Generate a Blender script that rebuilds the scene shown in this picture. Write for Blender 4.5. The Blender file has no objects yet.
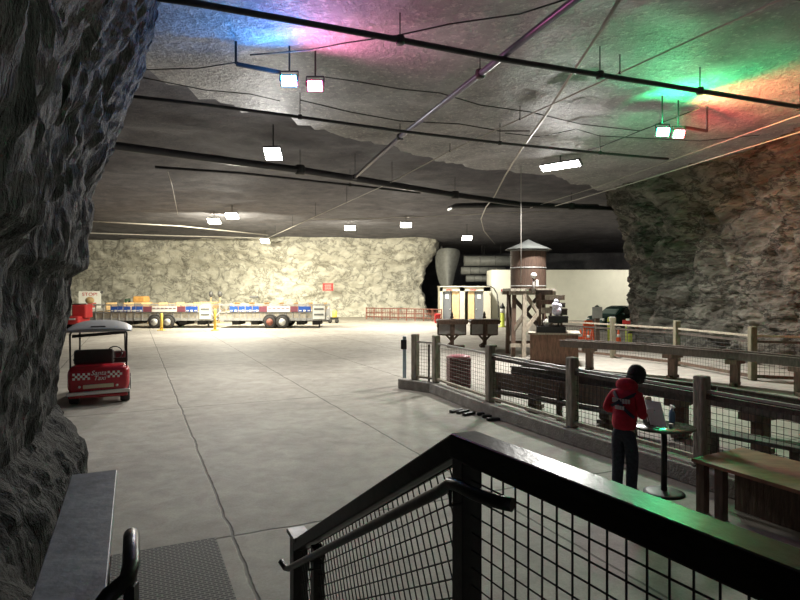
import bpy, bmesh, math, random
from mathutils import Vector, Matrix, noise, Euler

random.seed(7)
SC = bpy.context.scene
COL = SC.collection
PI = math.pi
F = 580.0           # focal length in pixels of the 800 px wide frame
HZ = 290.0          # row of the horizon
CAM = 2.6           # eye height above the cavern floor


def P(x, y, d):
    """picture position at distance d -> place in the cavern"""
    return Vector(((x - 400) / F * d, d, CAM + (HZ - y) / F * d))


def FL(x, y, z=0.0):
    d = (CAM - z) * F / (y - HZ)
    return Vector(((x - 400) / F * d, d, z))


def CE(x, y, z):
    d = (z - CAM) * F / (HZ - y)
    return Vector(((x - 400) / F * d, d, z))


# ------------------------------------------------------------------ materials
def new_mat(name):
    m = bpy.data.materials.new(name)
    m.use_nodes = True
    return m, m.node_tree.nodes, m.node_tree.links, m.node_tree.nodes['Principled BSDF']


def mat(name, col, rough=0.6, metal=0.0, var=0.18, scale=6.0, bump=0.0, stretch=(1, 1, 1), spec=0.5, col2=None, detail=5, bscale=None):
    m, N, L, b = new_mat(name)
    b.inputs['Roughness'].default_value = rough
    b.inputs['Metallic'].default_value = metal
    b.inputs['Specular IOR Level'].default_value = spec
    tc = N.new('ShaderNodeTexCoord')
    mp = N.new('ShaderNodeMapping')
    mp.inputs['Scale'].default_value = stretch
    L.new(tc.outputs['Object'], mp.inputs['Vector'])
    nz = N.new('ShaderNodeTexNoise')
    nz.inputs['Scale'].default_value = scale
    nz.inputs['Detail'].default_value = detail
    nz.inputs['Roughness'].default_value = 0.62
    L.new(mp.outputs['Vector'], nz.inputs['Vector'])
    cr = N.new('ShaderNodeValToRGB')
    c2 = col2 or tuple(min(1, c * (1 + var)) for c in col)
    c1 = col if col2 else tuple(c * (1 - var) for c in col)
    cr.color_ramp.elements[0].position = 0.32
    cr.color_ramp.elements[1].position = 0.68
    cr.color_ramp.elements[0].color = (*c1, 1)
    cr.color_ramp.elements[1].color = (*c2, 1)
    L.new(nz.outputs['Fac'], cr.inputs['Fac'])
    L.new(cr.outputs['Color'], b.inputs['Base Color'])
    if bump:
        n2 = nz
        if bscale:
            n2 = N.new('ShaderNodeTexNoise')
            n2.inputs['Scale'].default_value = bscale
            n2.inputs['Detail'].default_value = 6
            L.new(mp.outputs['Vector'], n2.inputs['Vector'])
        bp = N.new('ShaderNodeBump')
        bp.inputs['Strength'].default_value = bump
        bp.inputs['Distance'].default_value = 0.05
        L.new(n2.outputs['Fac'], bp.inputs['Height'])
        L.new(bp.outputs['Normal'], b.inputs['Normal'])
    return m


def emit(name, col, strength):
    m, N, L, b = new_mat(name)
    b.inputs['Base Color'].default_value = (*col, 1)
    b.inputs['Emission Color'].default_value = (*col, 1)
    b.inputs['Emission Strength'].default_value = strength
    return m


def rock_mat(name, dark, mid, light, scale=1.0, stretch=(1, 1, 1), bump=1.0, bdist=0.12, vein=0.5, speck=None, rough=0.85, fine=9.0, dist=.5, fw=.35):
    m, N, L, b = new_mat(name)
    b.inputs['Roughness'].default_value = rough
    b.inputs['Specular IOR Level'].default_value = 0.35
    tc = N.new('ShaderNodeTexCoord')
    mp = N.new('ShaderNodeMapping')
    mp.inputs['Scale'].default_value = stretch
    L.new(tc.outputs['Object'], mp.inputs['Vector'])

    def nz(s, d, r=0.6, dist=0.0):
        n = N.new('ShaderNodeTexNoise')
        n.inputs['Scale'].default_value = s
        n.inputs['Detail'].default_value = d
        n.inputs['Roughness'].default_value = r
        n.inputs['Distortion'].default_value = dist
        L.new(mp.outputs['Vector'], n.inputs['Vector'])
        return n
    a = nz(0.9 * scale, 8, 0.66, dist)
    cr = N.new('ShaderNodeValToRGB')
    e = cr.color_ramp.elements
    e[0].position = 0.30
    e[0].color = (*dark, 1)
    e[1].position = 0.74
    e[1].color = (*light, 1)
    k = e.new(0.52)
    k.color = (*mid, 1)
    L.new(a.outputs['Fac'], cr.inputs['Fac'])
    # cracks: thin dark lines where a noise crosses its middle
    v = nz(0.7 * scale, 6, 0.66, dist * 2)
    s1 = N.new('ShaderNodeMath'); s1.operation = 'SUBTRACT'; s1.inputs[1].default_value = 0.5
    L.new(v.outputs['Fac'], s1.inputs[0])
    s2 = N.new('ShaderNodeMath'); s2.operation = 'ABSOLUTE'
    L.new(s1.outputs[0], s2.inputs[0])
    s3 = N.new('ShaderNodeMapRange')
    s3.inputs['From Min'].default_value = 0.0
    s3.inputs['From Max'].default_value = 0.035
    s3.inputs['To Min'].default_value = 1 - vein
    s3.inputs['To Max'].default_value = 1.0
    L.new(s2.outputs[0], s3.inputs['Value'])
    mx = N.new('ShaderNodeMix'); mx.data_type = 'RGBA'; mx.blend_type = 'MULTIPLY'
    mx.inputs['Factor'].default_value = 1.0
    L.new(cr.outputs['Color'], mx.inputs['A'])
    L.new(s3.outputs['Result'], mx.inputs['B'])
    out = mx.outputs['Result']
    f = nz(fine * scale, 6, 0.7)
    if speck:
        sr = N.new('ShaderNodeMapRange')
        sr.inputs['From Min'].default_value = speck[0]
        sr.inputs['From Max'].default_value = speck[1]
        L.new(f.outputs['Fac'], sr.inputs['Value'])
        mx2 = N.new('ShaderNodeMix'); mx2.data_type = 'RGBA'
        L.new(sr.outputs['Result'], mx2.inputs['Factor'])
        L.new(out, mx2.inputs['A'])
        mx2.inputs['B'].default_value = (*speck[2], 1)
        out = mx2.outputs['Result']
    L.new(out, b.inputs['Base Color'])
    ad = N.new('ShaderNodeMath'); ad.operation = 'MULTIPLY_ADD'
    ad.inputs[1].default_value = fw
    L.new(f.outputs['Fac'], ad.inputs[0])
    L.new(a.outputs['Fac'], ad.inputs[2])
    ad2 = N.new('ShaderNodeMath'); ad2.operation = 'MULTIPLY_ADD'
    ad2.inputs[1].default_value = 0.3
    L.new(s3.outputs['Result'], ad2.inputs[0])
    L.new(ad.outputs[0], ad2.inputs[2])
    bp = N.new('ShaderNodeBump')
    bp.inputs['Strength'].default_value = bump
    bp.inputs['Distance'].default_value = bdist
    L.new(ad2.outputs[0], bp.inputs['Height'])
    L.new(bp.outputs['Normal'], b.inputs['Normal'])
    return m


M = {}
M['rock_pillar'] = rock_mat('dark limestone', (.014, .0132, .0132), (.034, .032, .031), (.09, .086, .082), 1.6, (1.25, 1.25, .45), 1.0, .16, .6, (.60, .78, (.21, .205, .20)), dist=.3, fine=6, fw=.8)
M['rock_wall'] = rock_mat('pale limestone', (.40, .385, .33), (.56, .545, .48), (.70, .685, .62), .9, (1, 1, 1.3), .8, .16, .5, (.60, .74, (.26, .23, .18)), fine=4, dist=.25)
M['rock_bedded'] = rock_mat('bedded limestone', (.055, .050, .042), (.16, .146, .126), (.36, .335, .29), 1.3, (.6, .6, 1.7), 1.0, .35, .7, (.58, .74, (.06, .054, .046)), fine=4, dist=.12, fw=.6)
M['rock_roof'] = rock_mat('mine roof rock', (.25, .247, .255), (.36, .357, .37), (.48, .475, .49), 1.0, (1, 1, 1), 1.0, .20, .14, (.53, .68, (.62, .60, .58)), fine=8, dist=.25, fw=.7, rough=.62)  # slight cool tint puts the blue floodlight's cast into the rock colour
M['rock_roof_far'] = rock_mat('dark mine roof rock', (.088, .088, .105), (.135, .133, .155), (.20, .198, .225), 1.0, (1, 1, 1), .9, .08, .10, (.58, .78, (.26, .25, .24)), fine=9, dist=.2)  # violet tint of the light is mixed into this darker roof colour
M['concrete'] = mat('kerb concrete', (.30, .28, .25), .9, 0, .25, 5, .5, bscale=30)
M['wood_grey'] = mat('weathered post wood', (.30, .268, .215), .85, 0, .35, 9, .4, (3, 3, .5))
M['wood_brown'] = mat('brown stained wood', (.115, .072, .05), .7, 0, .4, 5, .3, (4, 4, .6))
M['wood_box'] = mat('reddish board cladding', (.14, .075, .048), .7, 0, .4, 6, .3, (4, 4, .6))
M['wood_far'] = mat('olive brown post wood', (.17, .15, .10), .85, 0, .3, 9, .3, (3, 3, .5))
M['wood_dark'] = mat('dark stained wood', (.07, .054, .044), .6, 0, .4, 6, .3, (3, 3, 1))
M['wood_light'] = mat('pale weathered wood', (.36, .31, .24), .8, 0, .3, 8, .3, (3, 3, .7))
M['wood_tank'] = mat('reddish barrel wood', (.085, .05, .034), .7, 0, .45, 9, .4, (6, 6, .35))
M['wood_plank'] = mat('grey plank with blue light cast', (.17, .18, .215), .5, 0, .35, 7, .12, (1, 1, 1), spec=.45)  # bluish cast of the blue floodlight is mixed into the grey
M['wood_table'] = mat('varnished tan plywood', (.29, .135, .075), .5, 0, .35, 3, .1, (1, 2.5, 1))
M['rail_black'] = mat('black painted steel', (.016, .014, .013), .36, 0, .3, 20, .08, spec=.5)
M['rail_cap'] = mat('dark varnished rail cap', (.022, .019, .016), .31, 0, .4, 9, .06, (2, 1, 4), spec=.13)
M['black'] = mat('black paint', (.015, .015, .016), .5, 0, .2)
M['blackish'] = mat('dark rubber', (.025, .025, .026), .8, 0, .3)
M['wire'] = mat('dark wire', (.03, .03, .03), .5, .4, .1)
M['wire_grey'] = mat('galvanised fence wire', (.22, .21, .19), .5, .5, .1)
M['galv'] = mat('galvanised steel', (.36, .36, .35), .5, .2, .25, 8)
M['silver_duct'] = mat('grey sheet duct', (.17, .175, .17), .5, .1, .2, 3)
M['hose'] = mat('pale conduit', (.42, .40, .37), .5, 0, .1)
M['pipe_dark'] = mat('dark iron pipe', (.035, .036, .042), .45, .3, .2)
M['pipe_violet'] = mat('painted violet grey pipe', (.10, .09, .15), .35, .2, .2)
M['cable'] = mat('thin black cable', (.03, .03, .032), .6)
M['red'] = mat('glossy red paint', (.36, .012, .022), .25, 0, .08, spec=.6)
M['red_matt'] = mat('red plastic', (.5, .03, .03), .5, 0, .1)
M['maroon'] = mat('maroon slats', (.12, .02, .028), .45, 0, .2)
M['orange'] = mat('orange plastic', (.85, .12, .03), .5, 0, .1)
M['yellow'] = mat('yellow paint', (.75, .52, .10), .5, 0, .12)
M['lime'] = mat('yellow green paint', (.45, .50, .06), .5, 0, .12)
M['tan'] = mat('tan boards', (.50, .34, .17), .7, 0, .2, 4)
M['white'] = mat('white paint', (.78, .78, .74), .5, 0, .04)
M['cream'] = mat('cream painted wall', (.76, .75, .65), .7, 0, .05, 1.2)
M['cream_bright'] = mat('bright cream board', (.60, .57, .47), .5, 0, .05)
M['grey_roof'] = mat('grey cart canopy plastic', (.30, .30, .305), .5, 0, .08)
M['grey_tin'] = mat('grey tin roof', (.085, .09, .085), .7, 0, .15)
M['grey_panel'] = mat('grey display panel', (.36, .34, .32), .5, 0, .12)
M['grey_dark'] = mat('dark grey plastic', (.07, .07, .072), .5)
M['grey_door'] = mat('slate door paint', (.17, .18, .20), .5, 0, .06)
M['door_warm'] = mat('varnished pine door', (.70, .50, .28), .45, 0, .12, 4)
M['blue_banner'] = mat('blue vinyl', (.03, .10, .42), .4, 0, .1)
M['blue_post'] = mat('pale blue paint', (.34, .44, .52), .45, 0, .08)
M['maroon_banner'] = mat('plum vinyl', (.20, .06, .085), .5, 0, .1)
M['tyre'] = mat('tyre rubber', (.03, .028, .027), .85, 0, .2)
M['rim'] = mat('pale wheel rim', (.55, .55, .53), .4, .4, .1)
M['rust'] = mat('rusty barrier steel', (.24, .09, .065), .7, .2, .4, 8)
M['seat_dark'] = mat('dark seat vinyl', (.03, .024, .024), .5, 0, .2)
M['chrome'] = mat('bright bumper strip', (.70, .68, .66), .3, .3, .05)
M['car_green'] = mat('dark green car paint', (.018, .058, .050), .2, .2, .1, spec=.7)
M['car_glass'] = mat('car glass with painted reflection', (.20, .27, .25), .12, 0, .05, spec=.8)  # pale green base colour paints a reflection into the glass
M['mat_rubber'] = None
M['skin'] = mat('skin', (.45, .27, .20), .55, 0, .06)
M['hoodie'] = mat('red fleece hoodie', (.42, .012, .032), .9, 0, .22, 14, .4)
M['jeans'] = mat('dark denim', (.035, .040, .055), .9, 0, .3, 30, .3)
M['beanie'] = mat('dark knit', (.022, .024, .022), .95, 0, .3, 40, .5)
M['strap'] = mat('navy webbing', (.014, .016, .035), .7)
M['paper'] = mat('white paper', (.84, .84, .90), .6, 0, .03)
M['table_top'] = mat('dark laminate table top', (.10, .11, .09), .22, 0, .2, spec=.6)
M['frost'] = mat('pale frosted plastic', (.62, .60, .72), .5, 0, .25, 20)
M['brass'] = mat('tan lens', (.62, .52, .36), .4, 0, .06)


# rubber mat: small dark cells
def rubber_mat():
    m, N, L, b = new_mat('ribbed rubber mat')
    tc = N.new('ShaderNodeTexCoord')
    mp = N.new('ShaderNodeMapping')
    mp.inputs['Scale'].default_value = (19, 19, 19)
    L.new(tc.outputs['Object'], mp.inputs['Vector'])
    br = N.new('ShaderNodeTexBrick')
    br.inputs['Color1'].default_value = (.035, .034, .034, 1)
    br.inputs['Color2'].default_value = (.05, .048, .046, 1)
    br.inputs['Mortar'].default_value = (.20, .19, .175, 1)
    br.inputs['Scale'].default_value = 1.0
    br.inputs['Mortar Size'].default_value = .14
    br.inputs['Brick Width'].default_value = 1.4
    br.inputs['Row Height'].default_value = .7
    L.new(mp.outputs['Vector'], br.inputs['Vector'])
    L.new(br.outputs['Color'], b.inputs['Base Color'])
    b.inputs['Roughness'].default_value = .8
    bp = N.new('ShaderNodeBump')
    bp.inputs['Strength'].default_value = .6
    bp.inputs['Distance'].default_value = .01
    L.new(br.outputs['Fac'], bp.inputs['Height'])
    L.new(bp.outputs['Normal'], b.inputs['Normal'])
    return m


M['mat_rubber'] = rubber_mat()

# floor: worn concrete in rectangular slabs, jointed along and across the stair direction
UD = Vector((-.418, .909, 0))
VD = Vector((.909, .418, 0))


def UV(u, v, z=0.0):
    return UD * u + VD * v + Vector((0, 0, z))


def floor_mat():
    m, N, L, b = new_mat('worn slab concrete')
    tc = N.new('ShaderNodeTexCoord')

    def math_(op, a, bb=None, c=None):
        n = N.new('ShaderNodeMath'); n.operation = op
        for i, v in enumerate((a, bb, c)):
            if v is None:
                continue
            if isinstance(v, (int, float)):
                n.inputs[i].default_value = v
            else:
                L.new(v, n.inputs[i])
        return n.outputs[0]

    def nz(s, d, r=.6, dist=0.0):
        n = N.new('ShaderNodeTexNoise')
        n.inputs['Scale'].default_value = s
        n.inputs['Detail'].default_value = d
        n.inputs['Roughness'].default_value = r
        n.inputs['Distortion'].default_value = dist
        L.new(tc.outputs['Object'], n.inputs['Vector'])
        return n.outputs['Fac']

    def dot(vec):
        n = N.new('ShaderNodeVectorMath'); n.operation = 'DOT_PRODUCT'
        L.new(tc.outputs['Object'], n.inputs[0])
        n.inputs[1].default_value = vec
        return n.outputs['Value']
    wob = math_('MULTIPLY_ADD', nz(1.3, 4), .10, -.05)

    def joint(coord, off, step, w):
        c = math_('ADD', math_('SUBTRACT', coord, off), wob)
        f = math_('PINGPONG', c, step / 2)
        # 0 on a joint
        mr = N.new('ShaderNodeMapRange')
        mr.inputs['From Min'].default_value = w * .4
        mr.inputs['From Max'].default_value = w
        L.new(f, mr.inputs['Value'])
        return mr.outputs['Result']
    ju = joint(dot(UD), 6.3, 7.35, .026)
    jv = joint(dot(VD), .95, 3.15, .022)
    j = math_('MULTIPLY', ju, jv)
    big = nz(.35, 5, .6, .5)
    cr = N.new('ShaderNodeValToRGB')
    cr.color_ramp.elements[0].position = .3
    cr.color_ramp.elements[1].position = .72
    cr.color_ramp.elements[0].color = (.29, .265, .23, 1)
    cr.color_ramp.elements[1].color = (.43, .40, .35, 1)
    L.new(big, cr.inputs['Fac'])
    mid = nz(2.6, 7, .7, .4)
    mr = N.new('ShaderNodeMapRange')
    mr.inputs['From Min'].default_value = .3
    mr.inputs['From Max'].default_value = .7
    mr.inputs['To Min'].default_value = .70
    mr.inputs['To Max'].default_value = 1.12
    L.new(mid, mr.inputs['Value'])
    fine = nz(38, 4, .7)
    mf = N.new('ShaderNodeMapRange')
    mf.inputs['From Min'].default_value = .3
    mf.inputs['From Max'].default_value = .7
    mf.inputs['To Min'].default_value = .86
    mf.inputs['To Max'].default_value = 1.1
    L.new(fine, mf.inputs['Value'])
    mj = N.new('ShaderNodeMapRange')
    mj.inputs['To Min'].default_value = .42
    L.new(j, mj.inputs['Value'])
    tot = math_('MULTIPLY', math_('MULTIPLY', mr.outputs['Result'], mf.outputs['Result']), mj.outputs['Result'])
    mx = N.new('ShaderNodeMix'); mx.data_type = 'RGBA'; mx.blend_type = 'MULTIPLY'
    mx.inputs['Factor'].default_value = 1
    L.new(cr.outputs['Color'], mx.inputs['A'])
    L.new(tot, mx.inputs['B'])
    L.new(mx.outputs['Result'], b.inputs['Base Color'])
    b.inputs['Roughness'].default_value = .72
    b.inputs['Specular IOR Level'].default_value = .3
    h = math_('ADD', math_('MULTIPLY', fine, .12), math_('ADD', math_('MULTIPLY', mid, .25), j))
    bp = N.new('ShaderNodeBump')
    bp.inputs['Strength'].default_value = .5
    bp.inputs['Distance'].default_value = .02
    L.new(h, bp.inputs['Height'])
    L.new(bp.outputs['Normal'], b.inputs['Normal'])
    return m


M['floor'] = floor_mat()


# ------------------------------------------------------------------ mesh helper
class MB:
    def __init__(s):
        s.v = []; s.f = []; s.sm = []; s.mi = []; s.cur = 0

    def add(s, vs, fs, smooth=False):
        o = len(s.v)
        s.v += [Vector(p) for p in vs]
        s.f += [tuple(i + o for i in f) for f in fs]
        s.sm += [smooth] * len(fs)
        s.mi += [s.cur] * len(fs)
        return s

    def box(s, c, size, rz=0.0, mtx=None):
        hx, hy, hz = (k / 2 for k in size)
        R = mtx or Matrix.Rotation(rz, 3, 'Z')
        c = Vector(c)
        vs = [c + R @ Vector((x * hx, y * hy, z * hz)) for x in (-1, 1) for y in (-1, 1) for z in (-1, 1)]
        return s.add(vs, [(0, 1, 3, 2), (4, 6, 7, 5), (0, 4, 5, 1), (2, 3, 7, 6), (0, 2, 6, 4), (1, 5, 7, 3)])

    def bar(s, a, b, w, h, up=(0, 0, 1), ext=0.0):
        """square section beam from a to b: w across, h along up"""
        a, b = Vector(a), Vector(b)
        d = (b - a).normalized()
        a, b = a - d * ext, b + d * ext
        up = Vector(up)
        if abs(d.dot(up)) > .98:
            up = Vector((0, 1, 0))
        x = d.cross(up).normalized()
        z = x.cross(d).normalized()
        vs = []
        for p in (a, b):
            for sx, sz in ((-1, -1), (1, -1), (1, 1), (-1, 1)):
                vs.append(p + x * sx * w / 2 + z * sz * h / 2)
        return s.add(vs, [(0, 3, 2, 1), (4, 5, 6, 7), (0, 1, 5, 4), (1, 2, 6, 5), (2, 3, 7, 6), (3, 0, 4, 7)])

    def tube(s, pts, r, n=8, caps=True, smooth=True):
        pts = [Vector(p) for p in pts]
        m = len(pts)
        rs = r if isinstance(r, (list, tuple)) else [r] * m
        prev = None
        vs = []
        for i, p in enumerate(pts):
            t = (pts[min(i + 1, m - 1)] - pts[max(i - 1, 0)]).normalized()
            if prev is None:
                u = Vector((0, 0, 1)) if abs(t.z) < .9 else Vector((1, 0, 0))
                x = t.cross(u).normalized()
            else:
                x = (prev - t * prev.dot(t)).normalized()
            prev = x
            y = t.cross(x)
            for k in range(n):
                a = 2 * PI * k / n
                vs.append(p + (x * math.cos(a) + y * math.sin(a)) * rs[i])
        fs = []
        for i in range(m - 1):
            for k in range(n):
                k2 = (k + 1) % n
                fs.append((i * n + k, i * n + k2, (i + 1) * n + k2, (i + 1) * n + k))
        s.add(vs, fs, smooth)
        if caps:
            o = len(s.v) - len(vs)
            for base, rev in ((0, True), ((m - 1) * n, False)):
                f = [o + base + k for k in range(n)]
                s.f.append(tuple(reversed(f)) if rev else tuple(f)); s.sm.append(False); s.mi.append(s.cur)
        return s

    def lathe(s, c, prof, n=20, mtx=None, smooth=True):
        """prof: (radius, height) pairs about the local z axis at c"""
        R = mtx or Matrix.Identity(3)
        c = Vector(c)
        vs = []
        for r, z in prof:
            for k in range(n):
                a = 2 * PI * k / n
                vs.append(c + R @ Vector((max(r, 1e-4) * math.cos(a), max(r, 1e-4) * math.sin(a), z)))
        fs = []
        for i in range(len(prof) - 1):
            for k in range(n):
                k2 = (k + 1) % n
                fs.append((i * n + k, i * n + k2, (i + 1) * n + k2, (i + 1) * n + k))
        fs.append(tuple(reversed(range(n))))
        fs.append(tuple(range((len(prof) - 1) * n, len(prof) * n)))
        return s.add(vs, fs, smooth)

    def prism(s, poly, o, ex, ey, ez, t, smooth=False):
        """polygon in the (ex, ey) plane at o, thickness t along ez, centred"""
        o, ex, ey, ez = Vector(o), Vector(ex), Vector(ey), Vector(ez)
        n = len(poly)
        vs = [o + ex * a + ey * b - ez * t / 2 for a, b in poly] + [o + ex * a + ey * b + ez * t / 2 for a, b in poly]
        fs = [tuple(reversed(range(n))), tuple(range(n, 2 * n))]
        fs += [(k, (k + 1) % n, n + (k + 1) % n, n + k) for k in range(n)]
        return s.add(vs, fs, smooth)

    def ball(s, c, r, n=12, m=8, sq=(1, 1, 1), mtx=None):
        prof = [(math.sin(PI * i / m) * 1.0, -math.cos(PI * i / m)) for i in range(m + 1)]
        R = (mtx or Matrix.Identity(3)) @ Matrix.Diagonal((r * sq[0], r * sq[1], r * sq[2]))
        return s.lathe(c, prof, n, R)

    def build(s, name, m, parent=None, bevel=0.0, seg=2):
        me = bpy.data.meshes.new(name)
        me.from_pydata([tuple(p) for p in s.v], [], s.f)
        ms = m if isinstance(m, (list, tuple)) else [m]
        for x in ms:
            me.materials.append(x)
        for i, p in enumerate(me.polygons):
            p.use_smooth = s.sm[i]
            p.material_index = s.mi[i]
        bm = bmesh.new()
        bm.from_mesh(me)
        bmesh.ops.recalc_face_normals(bm, faces=bm.faces)
        bm.to_mesh(me)
        bm.free()
        o = bpy.data.objects.new(name, me)
        COL.objects.link(o)
        if parent is not None:
            o.parent = parent
        if bevel:
            b = o.modifiers.new('bevel', 'BEVEL')
            b.width = bevel; b.segments = seg; b.limit_method = 'ANGLE'; b.angle_limit = .6
        return o


def tag(o, label=None, cat=None, group=None, kind=None):
    if label: o['label'] = label
    if cat: o['category'] = cat
    if group: o['group'] = group
    if kind: o['kind'] = kind
    return o


def thing(name, label, cat, loc=(0, 0, 0), rz=0.0, group=None):
    o = bpy.data.objects.new(name, None)
    o.empty_display_size = .2
    COL.objects.link(o)
    o.location = loc
    o.rotation_euler = (0, 0, rz)
    return tag(o, label, cat, group)


def struct(o):
    o['kind'] = 'structure'
    return o


def kids(o):
    return [c for c in bpy.data.objects if c.parent == o]


def copy_tree(o, parent=None):
    c = o.copy()
    COL.objects.link(c)
    if parent is not None:
        c.parent = parent
    for k in kids(o):
        copy_tree(k, c)
    return c


def text(name, body, size, m, parent, mtx, extrude=.002, shear=0.0, spacing=1.0):
    cu = bpy.data.curves.new(name, 'FONT')
    cu.body = body
    cu.size = size
    cu.extrude = extrude
    cu.align_x = 'CENTER'
    cu.align_y = 'CENTER'
    cu.shear = shear
    cu.space_character = spacing
    cu.materials.append(m)
    tmp = bpy.data.objects.new(name + ' outline', cu)
    COL.objects.link(tmp)
    bpy.context.view_layer.update()
    me = bpy.data.meshes.new_from_object(tmp.evaluated_get(bpy.context.evaluated_depsgraph_get()))
    bpy.data.objects.remove(tmp)
    me.materials.clear()
    me.materials.append(m)
    o = bpy.data.objects.new(name, me)
    COL.objects.link(o)
    o.parent = parent
    o.matrix_local = mtx
    return o


def fbm(p, oct=5, H=.9):
    return noise.fractal(p, H, 2.0, oct)


def ridge(p, oct=5):
    return noise.ridged_multi_fractal(p, .9, 2.1, oct, 1.0, 2.0)


def grid_obj(name, pts, m, smooth=True, flip=False):
    """pts[i][j] -> mesh grid"""
    a, b = len(pts), len(pts[0])
    vs = [tuple(p) for row in pts for p in row]
    fs = []
    for i in range(a - 1):
        for j in range(b - 1):
            q = (i * b + j, (i + 1) * b + j, (i + 1) * b + j + 1, i * b + j + 1)
            fs.append(tuple(reversed(q)) if flip else q)
    me = bpy.data.meshes.new(name)
    me.from_pydata(vs, [], fs)
    for x in (m if isinstance(m, (list, tuple)) else [m]):
        me.materials.append(x)
    for p in me.polygons:
        p.use_smooth = smooth
    o = bpy.data.objects.new(name, me)
    COL.objects.link(o)
    return o


def lerp_tab(tab, x):
    if x <= tab[0][0]: return tab[0][1]
    for (a, va), (b, vb) in zip(tab, tab[1:]):
        if x <= b:
            t = (x - a) / (b - a)
            return va + (vb - va) * t
    return tab[-1][1]


def poly_at(pts, t):
    """point at fraction t of a polyline's length"""
    L = [(Vector(b) - Vector(a)).length for a, b in zip(pts, pts[1:])]
    s = t * sum(L)
    for (a, b), l in zip(zip(pts, pts[1:]), L):
        if s <= l or (a, b) == (pts[-2], pts[-1]):
            return Vector(a).lerp(Vector(b), min(1, s / l))
        s -= l
# ------------------------------------------------------------------ camera
cd = bpy.data.cameras.new('camera')
cam = bpy.data.objects.new('camera', cd)
COL.objects.link(cam)
cam.location = (0, 0, CAM)
cam.rotation_euler = (PI / 2, 0, 0)
cd.sensor_width = 36
cd.lens = F / 800 * 36
cd.shift_y = -(300 - HZ) / 800
cd.clip_start = .05
cd.clip_end = 300
SC.camera = cam
SC.view_settings.view_transform = 'Standard'
SC.view_settings.look = 'None'
SC.view_settings.gamma = 1
SC.view_settings.use_curve_mapping = False
SC.view_settings.exposure = 0.0

w = bpy.data.worlds.new('cavern dark')
SC.world = w
w.use_nodes = True
w.node_tree.nodes['Background'].inputs['Color'].default_value = (.54, .55, .62, 1)
w.node_tree.nodes['Background'].inputs['Strength'].default_value = .24

# ------------------------------------------------------------------ floor
pts = []
for i in range(61):
    X = -44 + 80 * i / 60
    pts.append([Vector((X, -8 + 88 * j / 60, 0)) for j in range(61)])
fl = struct(grid_obj('floor', pts, M['floor'], False))

# ------------------------------------------------------------------ mine roof
EDGE = [(-44, 1), (-12, 8.6), (-8, 11), (-5.8, 13), (-4, 15.3), (-2.1, 17.6), (0, 20.2), (2.15, 22.7), (6, 24.8), (11, 28.7), (16, 31), (40, 38)]


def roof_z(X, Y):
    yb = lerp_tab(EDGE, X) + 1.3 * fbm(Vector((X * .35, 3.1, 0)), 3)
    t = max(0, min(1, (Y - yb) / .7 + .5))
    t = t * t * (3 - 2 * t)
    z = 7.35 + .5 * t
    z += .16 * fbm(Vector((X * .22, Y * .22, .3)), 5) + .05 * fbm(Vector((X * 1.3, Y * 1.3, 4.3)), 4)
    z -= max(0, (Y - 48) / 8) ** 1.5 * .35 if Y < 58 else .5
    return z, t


NX, NY = 190, 200
pts = []
tt = []
for i in range(NX):
    X = -44 + 80 * i / (NX - 1)
    row = []
    for j in range(NY):
        Y = -8 + 88 * (j / (NY - 1)) ** 1.25
        z, t = roof_z(X, Y)
        row.append(Vector((X, Y, z)))
        tt.append(t)
    pts.append(row)
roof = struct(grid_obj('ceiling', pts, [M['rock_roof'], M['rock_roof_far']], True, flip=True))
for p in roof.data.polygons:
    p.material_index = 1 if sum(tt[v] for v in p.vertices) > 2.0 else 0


def roofz(X, Y):
    return roof_z(X, Y)[0]


# ------------------------------------------------------------------ rock pillar beside the stair
PROF = [(0, 0), (.27, -.02), (.5, -.08), (.74, -.25), (.95, -.45), (1.67, -.38), (2.75, -.26), (2.9, -.12), (4.0, .02), (4.8, .27), (5.9, .69), (7.1, .91), (8.4, 1.1)]
PATH = [(-6, -1.2), (-2, -.9), (1.5, -.40), (3.2, -.34), (4.3, -.40), (4.9, -.75), (5.5, -.9), (6.3, -.7), (8, -.58), (9.6, -.60), (10.3, -.75), (10.9, -1.3), (11.2, -2.4), (11.3, -4), (11.0, -9), (9, -16)]


def smooth_path(path, n, k=3):
    pp = [Vector((a, b, 0)) for a, b in path]
    out = [poly_at(pp, i / (n - 1)) for i in range(n)]
    for _ in range(k):
        out = [out[0]] + [(out[i - 1] + out[i] * 2 + out[i + 1]) / 4 for i in range(1, n - 1)] + [out[-1]]
    return out


def rock_strip(name, path, n, nz, ztop, prof, disp, m, frame=None, side=1, power=1.0, smooth=True):
    sp = smooth_path(path, n)
    grid = []
    for i, q in enumerate(sp):
        t = (sp[min(i + 1, n - 1)] - sp[max(i - 1, 0)]).normalized()
        nn = Vector((-t.y, t.x, 0)) * side
        row = []
        for j in range(nz):
            z = ztop * (j / (nz - 1)) ** power
            p = q + nn * (lerp_tab(prof, z))
            p.z = z
            if frame:
                wp = frame(p.x, p.y, p.z)
                wn = frame(nn.x, nn.y, 0)
            else:
                wp, wn = p, nn
            dv = disp(wp)
            row.append(wp + wn * dv)
        grid.append(row)
    return struct(grid_obj(name, grid, m, smooth))


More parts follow.
